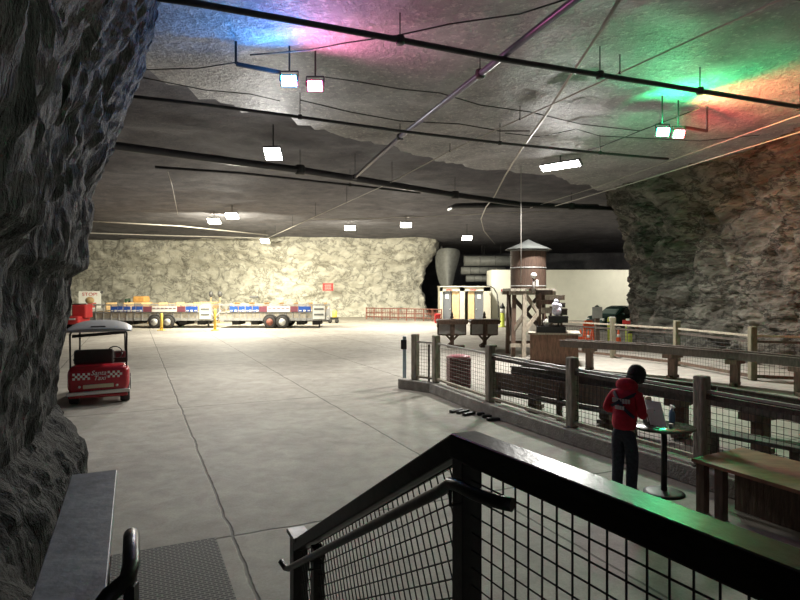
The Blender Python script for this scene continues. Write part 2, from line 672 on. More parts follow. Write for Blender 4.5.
def disp_left(p):
    q = Vector((p.x * .9, p.y * .9, p.z * .38))
    a = ridge(q * .8, 3) * .10 - .12
    v = noise.voronoi(Vector((p.x * 1.5 + p.z * .35, p.y * 1.5, p.z * .62)) + noise.noise_vector(q * 1.7) * .35)[0]
    f = min(.5, v[1] - v[0]) * .15 - .03
    v2 = noise.voronoi(Vector((p.x * 4.2 - p.z * .8, p.y * 4.2, p.z * 1.5)) + noise.noise_vector(q * 4) * .3)[0]
    g = min(.5, v2[1] - v2[0]) * .07
    b = fbm(q * 5 + Vector((5, 1, 2)), 5) * .05
    c = ridge(Vector((p.x * 7.0, p.y * 7.0, p.z * 2.2)), 4) * .022
    k = max(.3, min(1, p.z / .5))
    return (a + f + g + b + c) * k


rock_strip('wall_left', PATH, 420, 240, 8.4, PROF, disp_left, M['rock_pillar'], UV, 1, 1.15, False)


# ------------------------------------------------------------------ pale rock wall at the far end
def disp_far(p):
    a = fbm(Vector((p.x * .16, p.z * .3, 1.7)), 4) * .6
    b = ridge(Vector((p.x * .5, p.y * .5, p.z * .9)), 5) * .09
    c = fbm(Vector((p.x * 1.7, p.z * 1.7, 9)), 4) * .09
    vr = noise.voronoi(Vector((p.x * .7, p.y * .7, p.z * 1.0)) + noise.noise_vector(p * .8) * .3)[0]
    c += min(.4, vr[1] - vr[0]) * .3 - .1
    return (a + b + c - .3) * min(1, .3 + p.z / 1.2)


FARP = [(-46, 40), (-40, 54), (-30, 56.5), (-20, 57), (-12, 56), (-4, 56), (1.5, 56), (2.9, 56.6), (3.2, 58.5), (2.6, 63), (2.4, 80)]
PROF_FAR = [(0, 0), (1, -.25), (3, -.5), (4.8, -.4), (5.6, .3), (6.4, .9), (8.4, 1.2)]
rock_strip('wall_back', FARP, 360, 90, 8.3, PROF_FAR, disp_far, M['rock_wall'], None, -1, 1.0, False)


# ------------------------------------------------------------------ bedded rock pillar on the right
def disp_right(p):
    q = Vector((p.x * .45, p.y * .45, p.z * .45))
    a = ridge(q, 6) * .30 - .4
    lay = noise.noise(Vector((p.x * .12, p.y * .12, p.z * 3.2))) * .11 + noise.noise(Vector((p.x * .2, p.y * .2, p.z * 8))) * .05
    b = fbm(q * 4 + Vector((3, 2, 1)), 5) * .10
    vr = noise.voronoi(Vector((p.x * .55, p.y * .55, p.z * .8)) + noise.noise_vector(q * 1.5) * .25)[0]
    v = min(.4, vr[1] - vr[0]) * .9 - .15
    vr = noise.voronoi(Vector((p.x * 1.7, p.y * 1.7, p.z * 2.6)) + noise.noise_vector(q * 4) * .25)[0]
    v += min(.4, vr[1] - vr[0]) * .28
    return (a * .6 + lay + b + v) * max(.3, min(1, p.z / .5))


RPATH = [(22, 44), (16, 38), (13.2, 33), (11.6, 29), (11.1, 27), (11.5, 24.8), (12.2, 22), (12.7, 18.5), (12.8, 15), (12.9, 10), (13.4, 4), (14, -6)]
PROF_R = [(0, .0), (1, -.1), (4.2, -.05), (5.5, .15), (6.5, .5), (7.2, .9), (8.3, 1.4)]
rock_strip('wall_right', RPATH, 380, 170, 8.3, PROF_R, disp_right, M['rock_bedded'], None, -1, 1.0, False)


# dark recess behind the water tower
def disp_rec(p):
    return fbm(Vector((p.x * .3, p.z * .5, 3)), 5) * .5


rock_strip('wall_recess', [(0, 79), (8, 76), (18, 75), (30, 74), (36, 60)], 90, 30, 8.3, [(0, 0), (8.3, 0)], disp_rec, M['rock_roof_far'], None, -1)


# ------------------------------------------------------------------ stair and landing (beneath the viewer)
LAND = 1.05
mb = MB()
U0, U1, V0, V1 = -1.4, 1.72, -.32, 1.14
def uvbox(mb, u0, u1, v0, v1, z0, z1):
    vs = [UV(u, v, z) for u in (u0, u1) for v in (v0, v1) for z in (z0, z1)]
    return mb.add(vs, [(0, 1, 3, 2), (4, 6, 7, 5), (0, 4, 5, 1), (2, 3, 7, 6), (0, 2, 6, 4), (1, 5, 7, 3)])
uvbox(mb, U0, U1, V0, V1, 0, LAND)
for k in range(5):
    uvbox(mb, U1 + k * .36, U1 + (k + 1) * .36, V0, V1, 0, LAND - .175 * (k + 1))
struct(mb.build('floor_landing', M['concrete']))

# ------------------------------------------------------------------ kerb under the near fence
POSTS = [Vector((.40, 15.2, 0)), Vector((.92, 14.75, 0)), Vector((1.90, 12.2, 0)), Vector((2.955, 9.95, 0)), Vector((4.06, 7.8, 0)), Vector((5.15, 5.6, 0)), Vector((6.2, 3.4, 0))]
KZ = .25
mb = MB()
line = [Vector((.12, 15.45, 0))] + POSTS
for a, b in zip(line, line[1:]):
    t = (b - a).normalized()
    nv = Vector((t.y, -t.x, 0))
    if nv.x > 0: nv = -nv
    a2, b2 = a + nv * .06, b + nv * .06
    mb.bar(a2 + Vector((0, 0, KZ / 2)), b2 + Vector((0, 0, KZ / 2)), .30, KZ, ext=.05)
struct(mb.build('kerb', M['concrete'], bevel=.02))


# ------------------------------------------------------------------ pipes and cables under the roof
def roof_run(name, label, cat, pix, z, r, m, hang=None, n=8, group=None, hr=.012):
    pts = [CE(x, y, z) for x, y in pix]
    t = thing(name, label, cat, (pts[0].x, pts[0].y, pts[0].z), 0, group)
    off = Vector(pts[0])
    fine = []
    for i in range(len(pts) - 1):
        k = max(1, int((pts[i + 1] - pts[i]).length / 3))
        fine += [pts[i].lerp(pts[i + 1], j / k) for j in range(k)]
    fine.append(pts[-1])
    mb = MB().tube([p - off for p in fine], r, n)
    mb.build('pipe' if r > .03 else 'conduit', m, t)
    if hang:
        tot = 0
        acc = 0
        for a, b in zip(fine, fine[1:]):
            L = (b - a).length
            acc += L
            if acc >= hang:
                acc = 0
                zc = roofz(b.x, b.y)
                q = b - off
                h = MB().tube([q, q + Vector((0, 0, zc - b.z + .15))], hr, 5)
                h.lathe(q - Vector((0, 0, r * 1.3)), [(r * 1.3, 0), (r * 1.5, r * .6), (r * 1.5, r * 2), (r * 1.3, r * 2.6)], 10)
                h.build('hanger_rod', M['cable'], t)
    return t


roof_run('sprinkler_pipe', 'thick black pipe crossing the whole roof above the coloured floodlights', 'pipe', [(120, -8), (200, 4), (300, 22), (400, 40), (500, 59), (600, 75), (700, 91), (800, 107), (860, 116)], 6.85, .055, M['pipe_dark'], 2.6)
roof_run('sprinkler_pipe', 'thin black pipe running behind the blue and pink floodlights to the long strip lamp', 'pipe', [(120, 95), (200, 104), (300, 117), (400, 131), (500, 143), (600, 153), (668, 159)], 6.8, .04, M['pipe_dark'], 2.8)
roof_run('main_pipe', 'violet grey pipe running slantwise from the top edge over the black pipe', 'pipe', [(600, -18), (575, 0), (540, 27), (480, 74), (400, 137), (355, 177)], 6.95, .065, M['pipe_violet'], 3.2)
roof_run('air_duct', 'thickest black duct crossing the dark roof above the trailers', 'duct', [(60, 137), (110, 145), (200, 157), (300, 170), (400, 186), (455, 195), (520, 204), (620, 209)], 7.0, .13, M['pipe_dark'], 5, 10)
roof_run('air_duct', 'short dark pipe end beside the pale hose near the tank', 'duct', [(450, 209), (456, 206), (500, 205), (598, 207)], 7.3, .16, M['pipe_dark'], None, 10)
roof_run('sprinkler_pipe', 'dark pipe with a bent end under the roof beside the dark stone pillar', 'pipe', [(155, 167), (240, 173), (350, 185), (420, 193)], 7.15, .05, M['pipe_dark'], 4)
roof_run('electrical_conduit', 'thin pale conduit running slantwise from the top edge to the far wall lamp', 'conduit', [(800, -9), (780, 0), (700, 36), (620, 73), (520, 119), (450, 151), (392, 182), (330, 210), (268, 238)], 7.05, .02, M['hose'], 3.4)
roof_run('hose', 'pale grey hose curving down the roof towards the water tank', 'hose', [(626, -12), (600, 32), (570, 77), (545, 116), (522, 148), (505, 176), (494, 197), (486, 207), (481, 219), (484, 231), (495, 244)], 7.1, .032, M['hose'])
roof_run('cable', 'upper of two pale cables rising to the roof by the green floodlight', 'cable', [(840, 104), (800, 115), (700, 150), (600, 186), (530, 208)], 7.0, .014, M['hose'], None, 6)
roof_run('cable', 'lower of two pale cables crossing the roof corner of the bedded stone pillar', 'cable', [(840, 122), (800, 132), (740, 150), (640, 181), (555, 206)], 6.7, .016, M['hose'], None, 6)
roof_run('electrical_conduit', 'upper pale conduit level with the roof above the far stone wall', 'conduit', [(60, 219), (88, 221), (180, 226), (268, 235)], 7.25, .045, M['hose'], None)
roof_run('electrical_conduit', 'lower pale conduit level with the roof above the far stone wall', 'conduit', [(60, 232), (88, 233), (180, 236), (268, 238)], 7.25, .05, M['hose'], None)
roof_run('cable', 'black cable sagging between the two floodlight pairs', 'cable', [(325, 77), (360, 82), (400, 89), (440, 93), (480, 105), (530, 112), (580, 124), (640, 131)], 7.1, .014, M['cable'], None, 6)
roof_run('cable', 'black cable joining the pink floodlight to the violet pipe', 'cable', [(250, 55), (310, 50), (345, 43), (400, 35), (450, 24), (520, 14), (570, -2)], 7.15, .014, M['cable'], None, 6)
roof_run('cable', 'black cable from the dark stone pillar to the blue floodlight arm', 'cable', [(135, 70), (170, 69), (200, 68), (238, 62)], 7.1, .012, M['cable'], None, 6)
roof_run('cable', 'black cable drooping under the blue floodlight', 'cable', [(130, 75), (165, 82), (205, 90), (250, 94), (280, 101)], 7.1, .012, M['cable'], None, 6)
roof_run('cable', 'thin dark cable behind the floodlights in the middle of the roof', 'cable', [(300, 100), (350, 112), (400, 121), (460, 124), (500, 131), (530, 131)], 7.15, .016, M['cable'], None, 6)
roof_run('cable', 'dark cable slanting past the green floodlight to the bedded stone', 'cable', [(505, 133), (540, 137), (576, 129), (600, 136), (700, 141), (760, 135)], 7.1, .012, M['cable'], None, 6)
roof_run('cable', 'pale cable strung along the dark roof past the far lamps', 'cable', [(310, 219), (350, 219), (420, 217), (500, 213), (560, 211)], 7.5, .02, M['hose'], None, 6)
roof_run('cable', 'thin pale wire slanting across the dark roof above the far lamps', 'cable', [(168, 172), (172, 185), (178, 215)], 7.4, .014, M['hose'], None, 6)
roof_run('cable', 'dark cable slanting from the bedded stone to the long strip lamp', 'cable', [(700, 108), (640, 131), (600, 147), (588, 150)], 7.2, .016, M['cable'], None, 6)


# ------------------------------------------------------------------ lamps
def lamp(name, label, x, y, z, size, tilt, power, col, strength, yaw=0.0, group=None, spread=165, aim=0.0):
    p = CE(x, y, z)
    t = thing(name, label, 'lamp', p, yaw, group)
    R = Matrix.Rotation(-tilt, 3, 'X')          # tips the lens towards the viewer
    sx, sy = size
    mb = MB().box((0, 0, .05), (sx * 1.08, sy * 1.12, .09), mtx=None)
    mb.v = [R @ v for v in mb.v]
    mb.build('housing', M['grey_dark'], t, .01)
    lb = MB().box((0, 0, -.004), (sx, sy, .02))
    lb.v = [R @ v for v in lb.v]
    lb.build('lens', emit('lit lens ' + label, col, strength), t)
    zc = roofz(p.x, p.y)
    st = MB().tube([R @ Vector((0, 0, .09)), Vector((0, .02, .25)), Vector((0, .02, zc - p.z + .03))], .02, 6)
    st.build('mounting_rod', M['cable'], t)
    ld = bpy.data.lights.new(name + ' light', 'AREA')
    ld.shape = 'RECTANGLE'
    ld.size, ld.size_y = sx, sy
    ld.energy = power
    ld.color = col
    ld.spread = math.radians(spread)
    lo = bpy.data.objects.new(name + '_light', ld)
    COL.objects.link(lo)
    lo.parent = t
    lo.matrix_local = Matrix.Translation(R @ Vector((0, 0, -.03)) - Vector((0, 0, .05 + sy * .5 * math.sin(tilt)))) @ Matrix.Rotation(-yaw, 4, 'Z') @ Matrix.Rotation(-aim, 4, 'X')
    return t


WHT = (1.0, .95, .82)
WARM = (1.0, .93, .70)
NEAR = (1.0, .975, .92)
COOL = (.92, .95, 1.0)
lamp('ceiling_lamp', 'bright square white lamp below the blue floodlight on the dark roof', 273, 154, 6.9, (.52, .42), .85, 390, NEAR, 30, -.12, aim=.7)
lamp('ceiling_lamp', 'long white strip lamp on the roof above the water tank', 560, 166, 7.0, (1.45, .26), .7, 1400, NEAR, 30, -.75, aim=.35)
FARL = [(232, 216, 'ceiling lamp over the space before the trailers, the nearer of a close pair', 2200, WHT, .35, 7.15),
        (214, 221, 'smaller ceiling lamp just behind its twin over the trailers', 4600, WARM, -1.15, 7.15),
        (350, 228, 'white ceiling lamp over the open floor before the red wall notice', 1150, WARM, -1.1, 7.15),
        (406, 225, 'oval white ceiling lamp over the open floor nearest the black duct end', 1900, WHT, .3, 7.15),
        (467, 238, 'white ceiling lamp in front of the washroom hut and silver ducts', 850, WHT, -.3, 6.75),
        (265, 241, 'white lamp at the end of the pale conduit close to the far stone wall', 700, WARM, -.2, 6.9)]
for x, y, lb, e, c, am, zl in FARL:
    lamp('ceiling_lamp', lb, x, y, zl, (.75, .5), .6, e, c, 30, aim=am)
q_ = Vector((20.0, 45.5, 0))  # unseen lamp, added to brighten the cream wall
lamp('ceiling_lamp', 'unseen white lamp added behind the bedded stone pillar to light the cream wall', 400 + F * q_.x / q_.y, HZ - (6.9 - CAM) * F / q_.y, 6.9, (.75, .5), .2, 430, WHT, 30, aim=-.2)


def flood(name, label, x, y, z, col, lens, ls, power, aim, size=(.28, .19), blend=.25, ang=140, arm=None):
    p = CE(x, y, z)
    t = thing(name, label, 'floodlight', p)
    tilt = 1.15
    R = Matrix.Rotation(-tilt, 3, 'X')
    mb = MB().box((0, 0, .04), (size[0] * 1.15, size[1] * 1.2, .08))
    for k in range(5):
        mb.box((-size[0] * .4 + k * size[0] * .2, 0, .1), (.015, size[1], .05))
    mb.v = [R @ v for v in mb.v]
    mb.build('housing', M['grey_dark'], t, .008)
    lb = MB().box((0, 0, -.006), (size[0], size[1], .02))
    lb.v = [R @ v for v in lb.v]
    lb.build('lens', emit('lit ' + label, lens, ls), t)
    zc = roofz(p.x, p.y)
    br = MB()
    s = size[0] * .62
    br.bar((-s, 0, 0), (-s, .04, .2), .02, .04).bar((s, 0, 0), (s, .04, .2), .02, .04).bar((-s, .04, .2), (s, .04, .2), .04, .02)
    br.tube([(0, .04, .2), (0, .04, zc - p.z + .03)], .018, 6)
    br.build('bracket', M['black'], t)
    if arm:
        q = CE(*arm) - p
        ab = MB().bar((-s if q.x < 0 else s, .04, .18), q, .05, .07)
        ab.bar(q, q + Vector((0, 0, roofz(q.x + p.x, q.y + p.y) - q.z - p.z + .03)), .04, .04)
        ab.build('strut_arm', M['black'], t)
    ld = bpy.data.lights.new(name + ' light', 'SPOT')
    ld.energy = power
    ld.color = col
    ld.spot_size = math.radians(ang)
    ld.spot_blend = blend
    ld.shadow_soft_size = .12
    lo = bpy.data.objects.new(name + '_light', ld)
    COL.objects.link(lo)
    lo.parent = t
    d = Vector(aim).normalized()
    lo.location = Vector((0, -.12, -.17))
    lo.rotation_euler = d.to_track_quat('-Z', 'Y').to_euler()
    return t


flood('floodlight', 'blue lit floodlight beside the pink one under the roof', 289, 81, 6.65, (.02, .32, 1.0), (.05, .45, 1.0), 140, 300, (-.3, -.6, .55), blend=.9, ang=168, arm=(236, 64, 6.9))
flood('floodlight', 'pink lit floodlight beside the blue one under the roof', 315, 86, 6.65, (1.0, .26, .50), (1.0, .06, .22), 90, 280, (.7, -.55, .55), blend=.9, ang=165)
flood('floodlight', 'green lit floodlight at the roof edge by the bedded stone pillar', 663, 132, 6.5, (.02, 1.0, .30), (.02, 1.0, .38), 800, 680, (.75, .25, .5), blend=.5, ang=178)
flood('floodlight', 'red lit floodlight next to the green one by the bedded stone pillar', 679, 134, 6.5, (1.0, .07, .06), (1.0, .06, .09), 200, 1500, (1, .05, .12), blend=.6, size=(.24, .18), ang=140, arm=(707, 131, 6.75))

# ================================================================== stair railing next to the viewer
def wire_panel(a, b, lo, hi, step, r, perp=None):
    """square wire grid hung in the vertical plane of a->b (a, b on the top line); lo, hi: drop below that line"""
    a, b = Vector(a), Vector(b)
    d = (b - a)
    L = d.length
    d.normalize()
    if perp is None:
        dn = Vector((0, 0, -1))
    else:
        dn = perp
    mb = MB()
    n = int(L / step)
    for i in range(n + 1):
        p = a + d * min(L, (i + .5) * step)
        mb.tube([p + dn * lo, p + dn * hi], r, 4, False, False)
    m = int((hi - lo) / step)
    for j in range(m + 1):
        q = dn * (lo + j * step)
        mb.tube([a + q, b + q], r, 4, False, False)
    return mb


RV = 1.02
RZ = 2.075        # centre line of the level rail
rail = thing('stair_railing', 'black railing with wire grid and varnished cap on the open side of the stair', 'railing', UV(U1, RV, LAND))
off = rail.location.copy()
B = UV(1.70, RV, RZ) - off
RD = Vector((.473, -.881, 0))          # the level rail turns a little away from the flight
A = B + RD * 1.75
Cc = UV(3.80, RV, .90) - off
cap = MB()
sec = [A, B, Cc]
# one continuous capped section, mitred at the corner
def section_sweep(mb, pts, w, h, side):
    rows = []
    for i, p in enumerate(pts):
        up = Vector((0, 0, 1))
        rows.append([p + side * sx * w / 2 + up * sz * h / 2 for sx, sz in ((-1, -1), (1, -1), (1, 1), (-1, 1))])
    vs = [v for r in rows for v in r]
    fs = [(0, 3, 2, 1)]
    n = len(pts)
    for i in range(n - 1):
        for k in range(4):
            fs.append((i * 4 + k, i * 4 + (k + 1) % 4, (i + 1) * 4 + (k + 1) % 4, (i + 1) * 4 + k))
    fs.append(((n - 1) * 4, (n - 1) * 4 + 1, (n - 1) * 4 + 2, (n - 1) * 4 + 3))
    mb.add(vs, fs)
section_sweep(cap, sec, .105, .085, VD)
cap.build('top_rail', M['rail_cap'], rail, .008)
for u, zt in ((1.685, RZ - .03), (.35, RZ - .03), (3.42, 1.04)):
    p = UV(u, RV, 0) - off if u > 1 else B + RD * 1.5 - Vector((0, 0, B.z + off.z))
    zb = 0 if u > 1.7 else LAND
    if u > 1.7:
        zb = max(0, LAND - .175 * (int((u - U1) / .36) + 1))
    MB().bar((p.x, p.y, zb - off.z), (p.x, p.y, zt - off.z), .07, .07, (VD.x, VD.y, 0)).build('post', M['rail_black'], rail, .004)
nw = UV(3.86, RV, 0) - off
po = MB().bar((nw.x, nw.y, 0 - off.z), (nw.x, nw.y, .93 - off.z), .10, .10, (VD.x, VD.y, 0))
po.build('end_post', M['rail_black'], rail, .004)
pc = MB().box((nw.x, nw.y, .945 - off.z), (.125, .19, .03), math.atan2(UD.y, UD.x) - PI / 2)
tag(pc.build('post_cap', M['galv'], rail, .006), 'bare pale metal post cap')
wire_panel(A + Vector((0, 0, -.05)), B + Vector((0, 0, -.05)), 0, .93, .058, .0032).build('wire_mesh', M['wire'], rail)
# sloped panel: wires run along the slope and square to it, trimmed at the two posts
uB, uC = 1.72, 3.80
zB, zC = RZ - .06, .90 - .06
sp_l = math.hypot(uC - uB, zB - zC)
sn, cs = (zB - zC) / sp_l, (uC - uB) / sp_l
def zt_(u): return zB - (u - uB) / (uC - uB) * (zB - zC)
def pw(u, z): return UV(u, RV, z) - off
wm = MB()
DEP = .80
k = 0
while k * .058 <= DEP:
    dz = k * .058 / cs
    wm.tube([pw(uB, zB - dz), pw(uC, zC - dz)], .0032, 4, False, False)
    k += 1
q_ = .03
while q_ < sp_l + DEP * sn / cs:
    u0 = uB + q_ * cs
    t0 = max(0.0, (u0 - uC) / sn)
    t1 = min(DEP, (u0 - uB) / sn)
    if t1 > t0 + .02:
        wm.tube([pw(u0 - t0 * sn, zt_(u0) - t0 * cs), pw(u0 - t1 * sn, zt_(u0) - t1 * cs)], .0032, 4, False, False)
    q_ += .058
wm.build('wire_mesh', M['wire'], rail)
# level pieces of frame at the bottom of the panels
fr = MB().bar(A + Vector((0, 0, -.98)), B + Vector((0, 0, -.98)), .04, .04)
fr.build('bottom_rail', M['rail_black'], rail)
HV = .945
hp = [UV(3.98, HV - .02, .73), UV(3.93, HV, .70), UV(3.84, HV, .735), UV(1.72, HV, 1.925), UV(1.66, HV, 1.965), UV(1.60, HV, 1.975), UV(1.53, HV + .004, 1.975), UV(1.475, HV + .016, 1.975), UV(1.43, HV + .034, 1.975), UV(1.395, HV + .056, 1.975)]
hr = MB().tube([p - off for p in hp], .0205, 14)
hr.build('handrail', M['rail_black'], rail)
for u, z in ((1.66, 1.965), (3.35, 1.01)):
    q = UV(u, HV, z) - off
    MB().tube([q, q + Vector((0, 0, -.07)), q + VD * .075 + Vector((0, 0, -.075)), q + VD * .075 + Vector((0, 0, -.02))], .007, 8).build('bracket', M['rail_black'], rail)

# plank-topped guard rail against the stone
gd = thing('plank_guard_rail', 'grey plank topped guard rail against the dark stone pillar', 'railing', UV(3.4, -.18, 0))
off = gd.location.copy()
g0, g1 = UV(.3, -.185, 1.615) - off, UV(3.46, -.185, 1.615) - off
MB().bar(g0, g1, .212, .045).build('plank', M['wood_plank'], gd, .004)
MB().bar(g0 + VD * .07 + Vector((0, 0, -.10)), g1 + VD * .07 + Vector((0, 0, -.10)) - UD * .02, .035, .14).build('side_board', M['rail_black'], gd, .003)
for u in (3.36, 2.2, .9):
    p = UV(u, -.15, 0) - off
    zb = max(0, LAND - .175 * (int((u - U1) / .36) + 1)) if u > U1 else LAND
    MB().bar((p.x, p.y, zb), (p.x, p.y, 1.59), .08, .08, (VD.x, VD.y, 0)).build('post', M['wood_dark'], gd, .003)
# its handrail is a thing of its own, fixed to the posts
hl = thing('stair_handrail', 'black tube handrail with a returned end beside the grey plank', 'handrail', UV(1.8, 0, LAND))
off = hl.location.copy()
lv = -.005
lp = [UV(1.60, lv - .085, 1.80), UV(1.625, lv - .05, 1.835), UV(1.645, lv - .01, 1.855), UV(1.69, lv, 1.875), UV(1.80, lv, 1.89), UV(1.86, lv, 1.885), UV(1.90, lv, 1.86), UV(2.3, lv, 1.635), UV(3.6, lv, .92)]
MB().tube([p - off for p in lp], .022, 14).build('handrail', M['rail_black'], hl)
for u, z in ((1.64, 1.845), (2.9, 1.30)):
    q = UV(u, lv, z) - off
    MB().bar(q, q + Vector((0, 0, LAND - q.z - off.z if u < 1.7 else -(q.z + off.z) + .5)), .028, .028).build('support_post', M['rail_black'], hl)

# rubber mat at the stair foot
mt = tag(MB().box((0, 0, 0), (.98, 2.6, .014)).build('rubber_mat', M['mat_rubber'], None, .004), 'dark ribbed rubber mat lying on the concrete at the foot of the stair', 'mat')
mt.location = UV(5.02, .295, .008)
mt.rotation_euler = (0, 0, math.atan2(UD.y, UD.x) - PI / 2)


# ================================================================== near fence on the kerb
nf = thing('timber_fence', 'timber post fence with wire mesh standing on the low concrete kerb', 'fence', POSTS[2] + Vector((0, 0, KZ)))
off = nf.location.copy()
PH = 1.2
for i, p in enumerate(POSTS):
    t = (POSTS[min(i + 1, len(POSTS) - 1)] - POSTS[max(i - 1, 0)]).normalized()
    o = MB().bar(Vector((p.x, p.y, KZ)) - off, Vector((p.x, p.y, KZ + PH)) - off, .17, .17, (t.x, t.y, 0))
    o.build('post', M['wood_grey'], nf, .03, 3)
for i, (a, b) in enumerate(zip(POSTS, POSTS[1:])):
    for z, w, h, nm, mm in ((KZ + 1.0, .035, .035, 'top_rail', 'hose'), (KZ + .93, .06, .06, 'rail', 'wood_dark'), (KZ + .09, .07, .05, 'bottom_rail', 'wood_light')):
        if nm == 'rail' and i < 2: continue
        MB().bar(Vector((a.x, a.y, z)) - off, Vector((b.x, b.y, z)) - off, w, h).build(nm, M[mm], nf)
    wire_panel(Vector((a.x, a.y, KZ + .98)) - off, Vector((b.x, b.y, KZ + .98)) - off, 0, .86, .085, .0035).build('wire_mesh', M['wire_grey'] if i < 2 else M['wire'], nf)
a, b = POSTS[0], POSTS[1]
m_ = a.lerp(b, .66)
MB().bar(Vector((m_.x, m_.y, KZ)) - off, Vector((m_.x, m_.y, KZ + .95)) - off, .05, .05).build('gate_stile', M['wood_dark'], nf)

# far fence before the bedded stone
FP = [Vector((6.2, 25.0, 0)), Vector((8.15, 22.2, 0)), Vector((9.5, 19.9, 0)), Vector((10.15, 16.7, 0)), Vector((12.2, 15.9, 0))]
ff = thing('timber_fence', 'far timber fence with pale rail in front of the bedded stone pillar', 'fence', FP[2])
off = ff.location.copy()
for i, p in enumerate(FP):
    MB().bar(p - off, p + Vector((0, 0, 1.55)) - off, .19, .19, (0, 1, 0)).build('post', M['wood_far'], ff, .03, 3)
for a, b in zip(FP, FP[1:]):
    for z, w, h, nm, mm in ((1.28, .06, .06, 'top_rail', 'wood_light'), (1.12, .05, .07, 'rail', 'wood_dark'), (.12, .06, .09, 'bottom_rail', 'wood_brown')):
        MB().bar(a + Vector((0, 0, z)) - off, b + Vector((0, 0, z)) - off, w, h).build(nm, M[mm], ff)
    wire_panel(a + Vector((0, 0, 1.1)) - off, b + Vector((0, 0, 1.1)) - off, 0, 1.0, .12, .0045).build('wire_mesh', M['wire'], ff)


# ================================================================== gem sluices: long wooden troughs on trestles
def trough(name, label, line, ztop, depth, width, legs, mm, group=None, leglow=0.0, lining=True, pair=()):
    t = thing(name, label, 'sluice', (line[0].x, line[0].y, 0), 0, group)
    off = t.location.copy()
    side = MB(); floor_ = MB()
    for a, b in zip(line, line[1:]):
        d = (b - a).normalized()
        nv = Vector((d.y, -d.x, 0))
        for s in (-1, 1):
            p = nv * s * (width / 2)
            side.bar(a + p + Vector((0, 0, ztop - depth / 2)) - off, b + p + Vector((0, 0, ztop - depth / 2)) - off, .05, depth, ext=.02)
            side.bar(a + p + Vector((0, 0, ztop + .012)) - off, b + p + Vector((0, 0, ztop + .012)) - off, .10, .025, ext=.03)
        floor_.bar(a + Vector((0, 0, ztop - depth + .05)) - off, b + Vector((0, 0, ztop - depth + .05)) - off, width - .03, .03, ext=.02)
    for e, s in ((line[0], 1), (line[-1], -1)):
        d = (line[1] - line[0]).normalized() if s == 1 else (line[-1] - line[-2]).normalized()
        nv = Vector((d.y, -d.x, 0))
        side.bar(e + nv * width / 2 + Vector((0, 0, ztop - depth / 2)) - off, e - nv * width / 2 + Vector((0, 0, ztop - depth / 2)) - off, .05, depth)
    side.build('trough_sides', mm, t, .004)
    floor_.build('trough_bottom', M['wood_light'], t)
    for i, f in enumerate(legs):
        p = poly_at(line, f)
        q = poly_at(line, min(1, f + .02)); 
        d = (q - poly_at(line, max(0, f - .02))).normalized()
        nv = Vector((d.y, -d.x, 0))
        lg = MB()
        zt = ztop - depth
        for s in ((-1, 1)):
            if i in pair:
                lg.bar(p + d * s * .13 - off, p + d * s * .13 + Vector((0, 0, zt)) - off, .15, .15, (d.x, d.y, 0))
            elif s == 1:
                lg.bar(p - off, p + Vector((0, 0, zt)) - off, .20, .20, (d.x, d.y, 0))
        lg.bar(p + nv * (width / 2 + .06) + Vector((0, 0, zt - .06)) - off, p - nv * (width / 2 + .06) + Vector((0, 0, zt - .06)) - off, .30 if i not in pair else .42, .12)
        lg.bar(p + nv * (width / 2) + Vector((0, 0, .06)) - off, p - nv * (width / 2) + Vector((0, 0, .06)) - off, .12, .08)
        lg.build('trestle', M['wood_brown'], t, .004)
    return t


L2 = [Vector((5.45, 19.3, 0)), Vector((7.55, 17.7, 0)), Vector((8.6, 16.2, 0)), Vector((9.2, 15.5, 0)), Vector((9.85, 14.2, 0)), Vector((10.6, 12.6, 0))]
trough('wooden_sluice', 'long curved wooden sluice trough in front of the far timber fence', L2, .93, .20, .50, [.10, .40, .60, .80, .97], M['wood_dark'], pair=(3,))
L1 = [Vector((2.66, 12.85, 0)), Vector((4.35, 11.0, 0)), Vector((5.27, 9.9, 0)), Vector((5.95, 8.5, 0)), Vector((6.4, 6.5, 0))]
trough('wooden_sluice', 'long wooden sluice trough close behind the near timber fence', L1, .92, .22, .55, [.05, .27, .46, .64, .88], M['wood_dark'])
# low board-sided bench in front of the near sluice
bn = thing('board_bench', 'low wooden bench with board side running along the near sluice', 'bench', (2.15, 13.0, 0))
off = bn.location.copy()
bl = [Vector((2.12, 13.0, 0)), Vector((3.7, 11.05, 0)), Vector((4.25, 10.3, 0))]
sd = MB(); tp = MB()
for a, b in zip(bl, bl[1:]):
    sd.bar(a + Vector((0, 0, .60)) - off, b + Vector((0, 0, .60)) - off, .05, .34)
    tp.bar(a + Vector((.16, .1, .42)) - off, b + Vector((.16, .1, .42)) - off, .34, .05)
    tp.bar(a + Vector((-.1, -.06, .36)) - off, b + Vector((-.1, -.06, .36)) - off, .24, .05)
sd.build('side_board', M['wood_brown'], bn)
tp.build('seat_plank', M['wood_dark'], bn)
for f in (.03, .5, .97):
    p = poly_at(bl, f)
    MB().bar(p - off, p + Vector((0, 0, .74)) - off, .09, .09, (1, 1, 0)).build('leg', M['wood_brown'], bn)
# second bench seen past the tall post
b2 = thing('plank_bench', 'dark plank bench behind the wire mesh beside the tall fence post', 'bench', (5.0, 8.4, 0))
off = b2.location.copy()
p0, p1 = Vector((4.62, 8.95, .46)), Vector((5.52, 7.75, .46))
MB().bar(p0 - off, p1 - off, .36, .06).build('seat', M['wood_dark'], b2, .01)
for f in (.12, .88):
    p = p0.lerp(p1, f)
    MB().bar(Vector((p.x, p.y, 0)) - off, Vector((p.x, p.y, .43)) - off, .28, .12, (1, -1.2, 0)).build('leg', M['wood_dark'], b2)

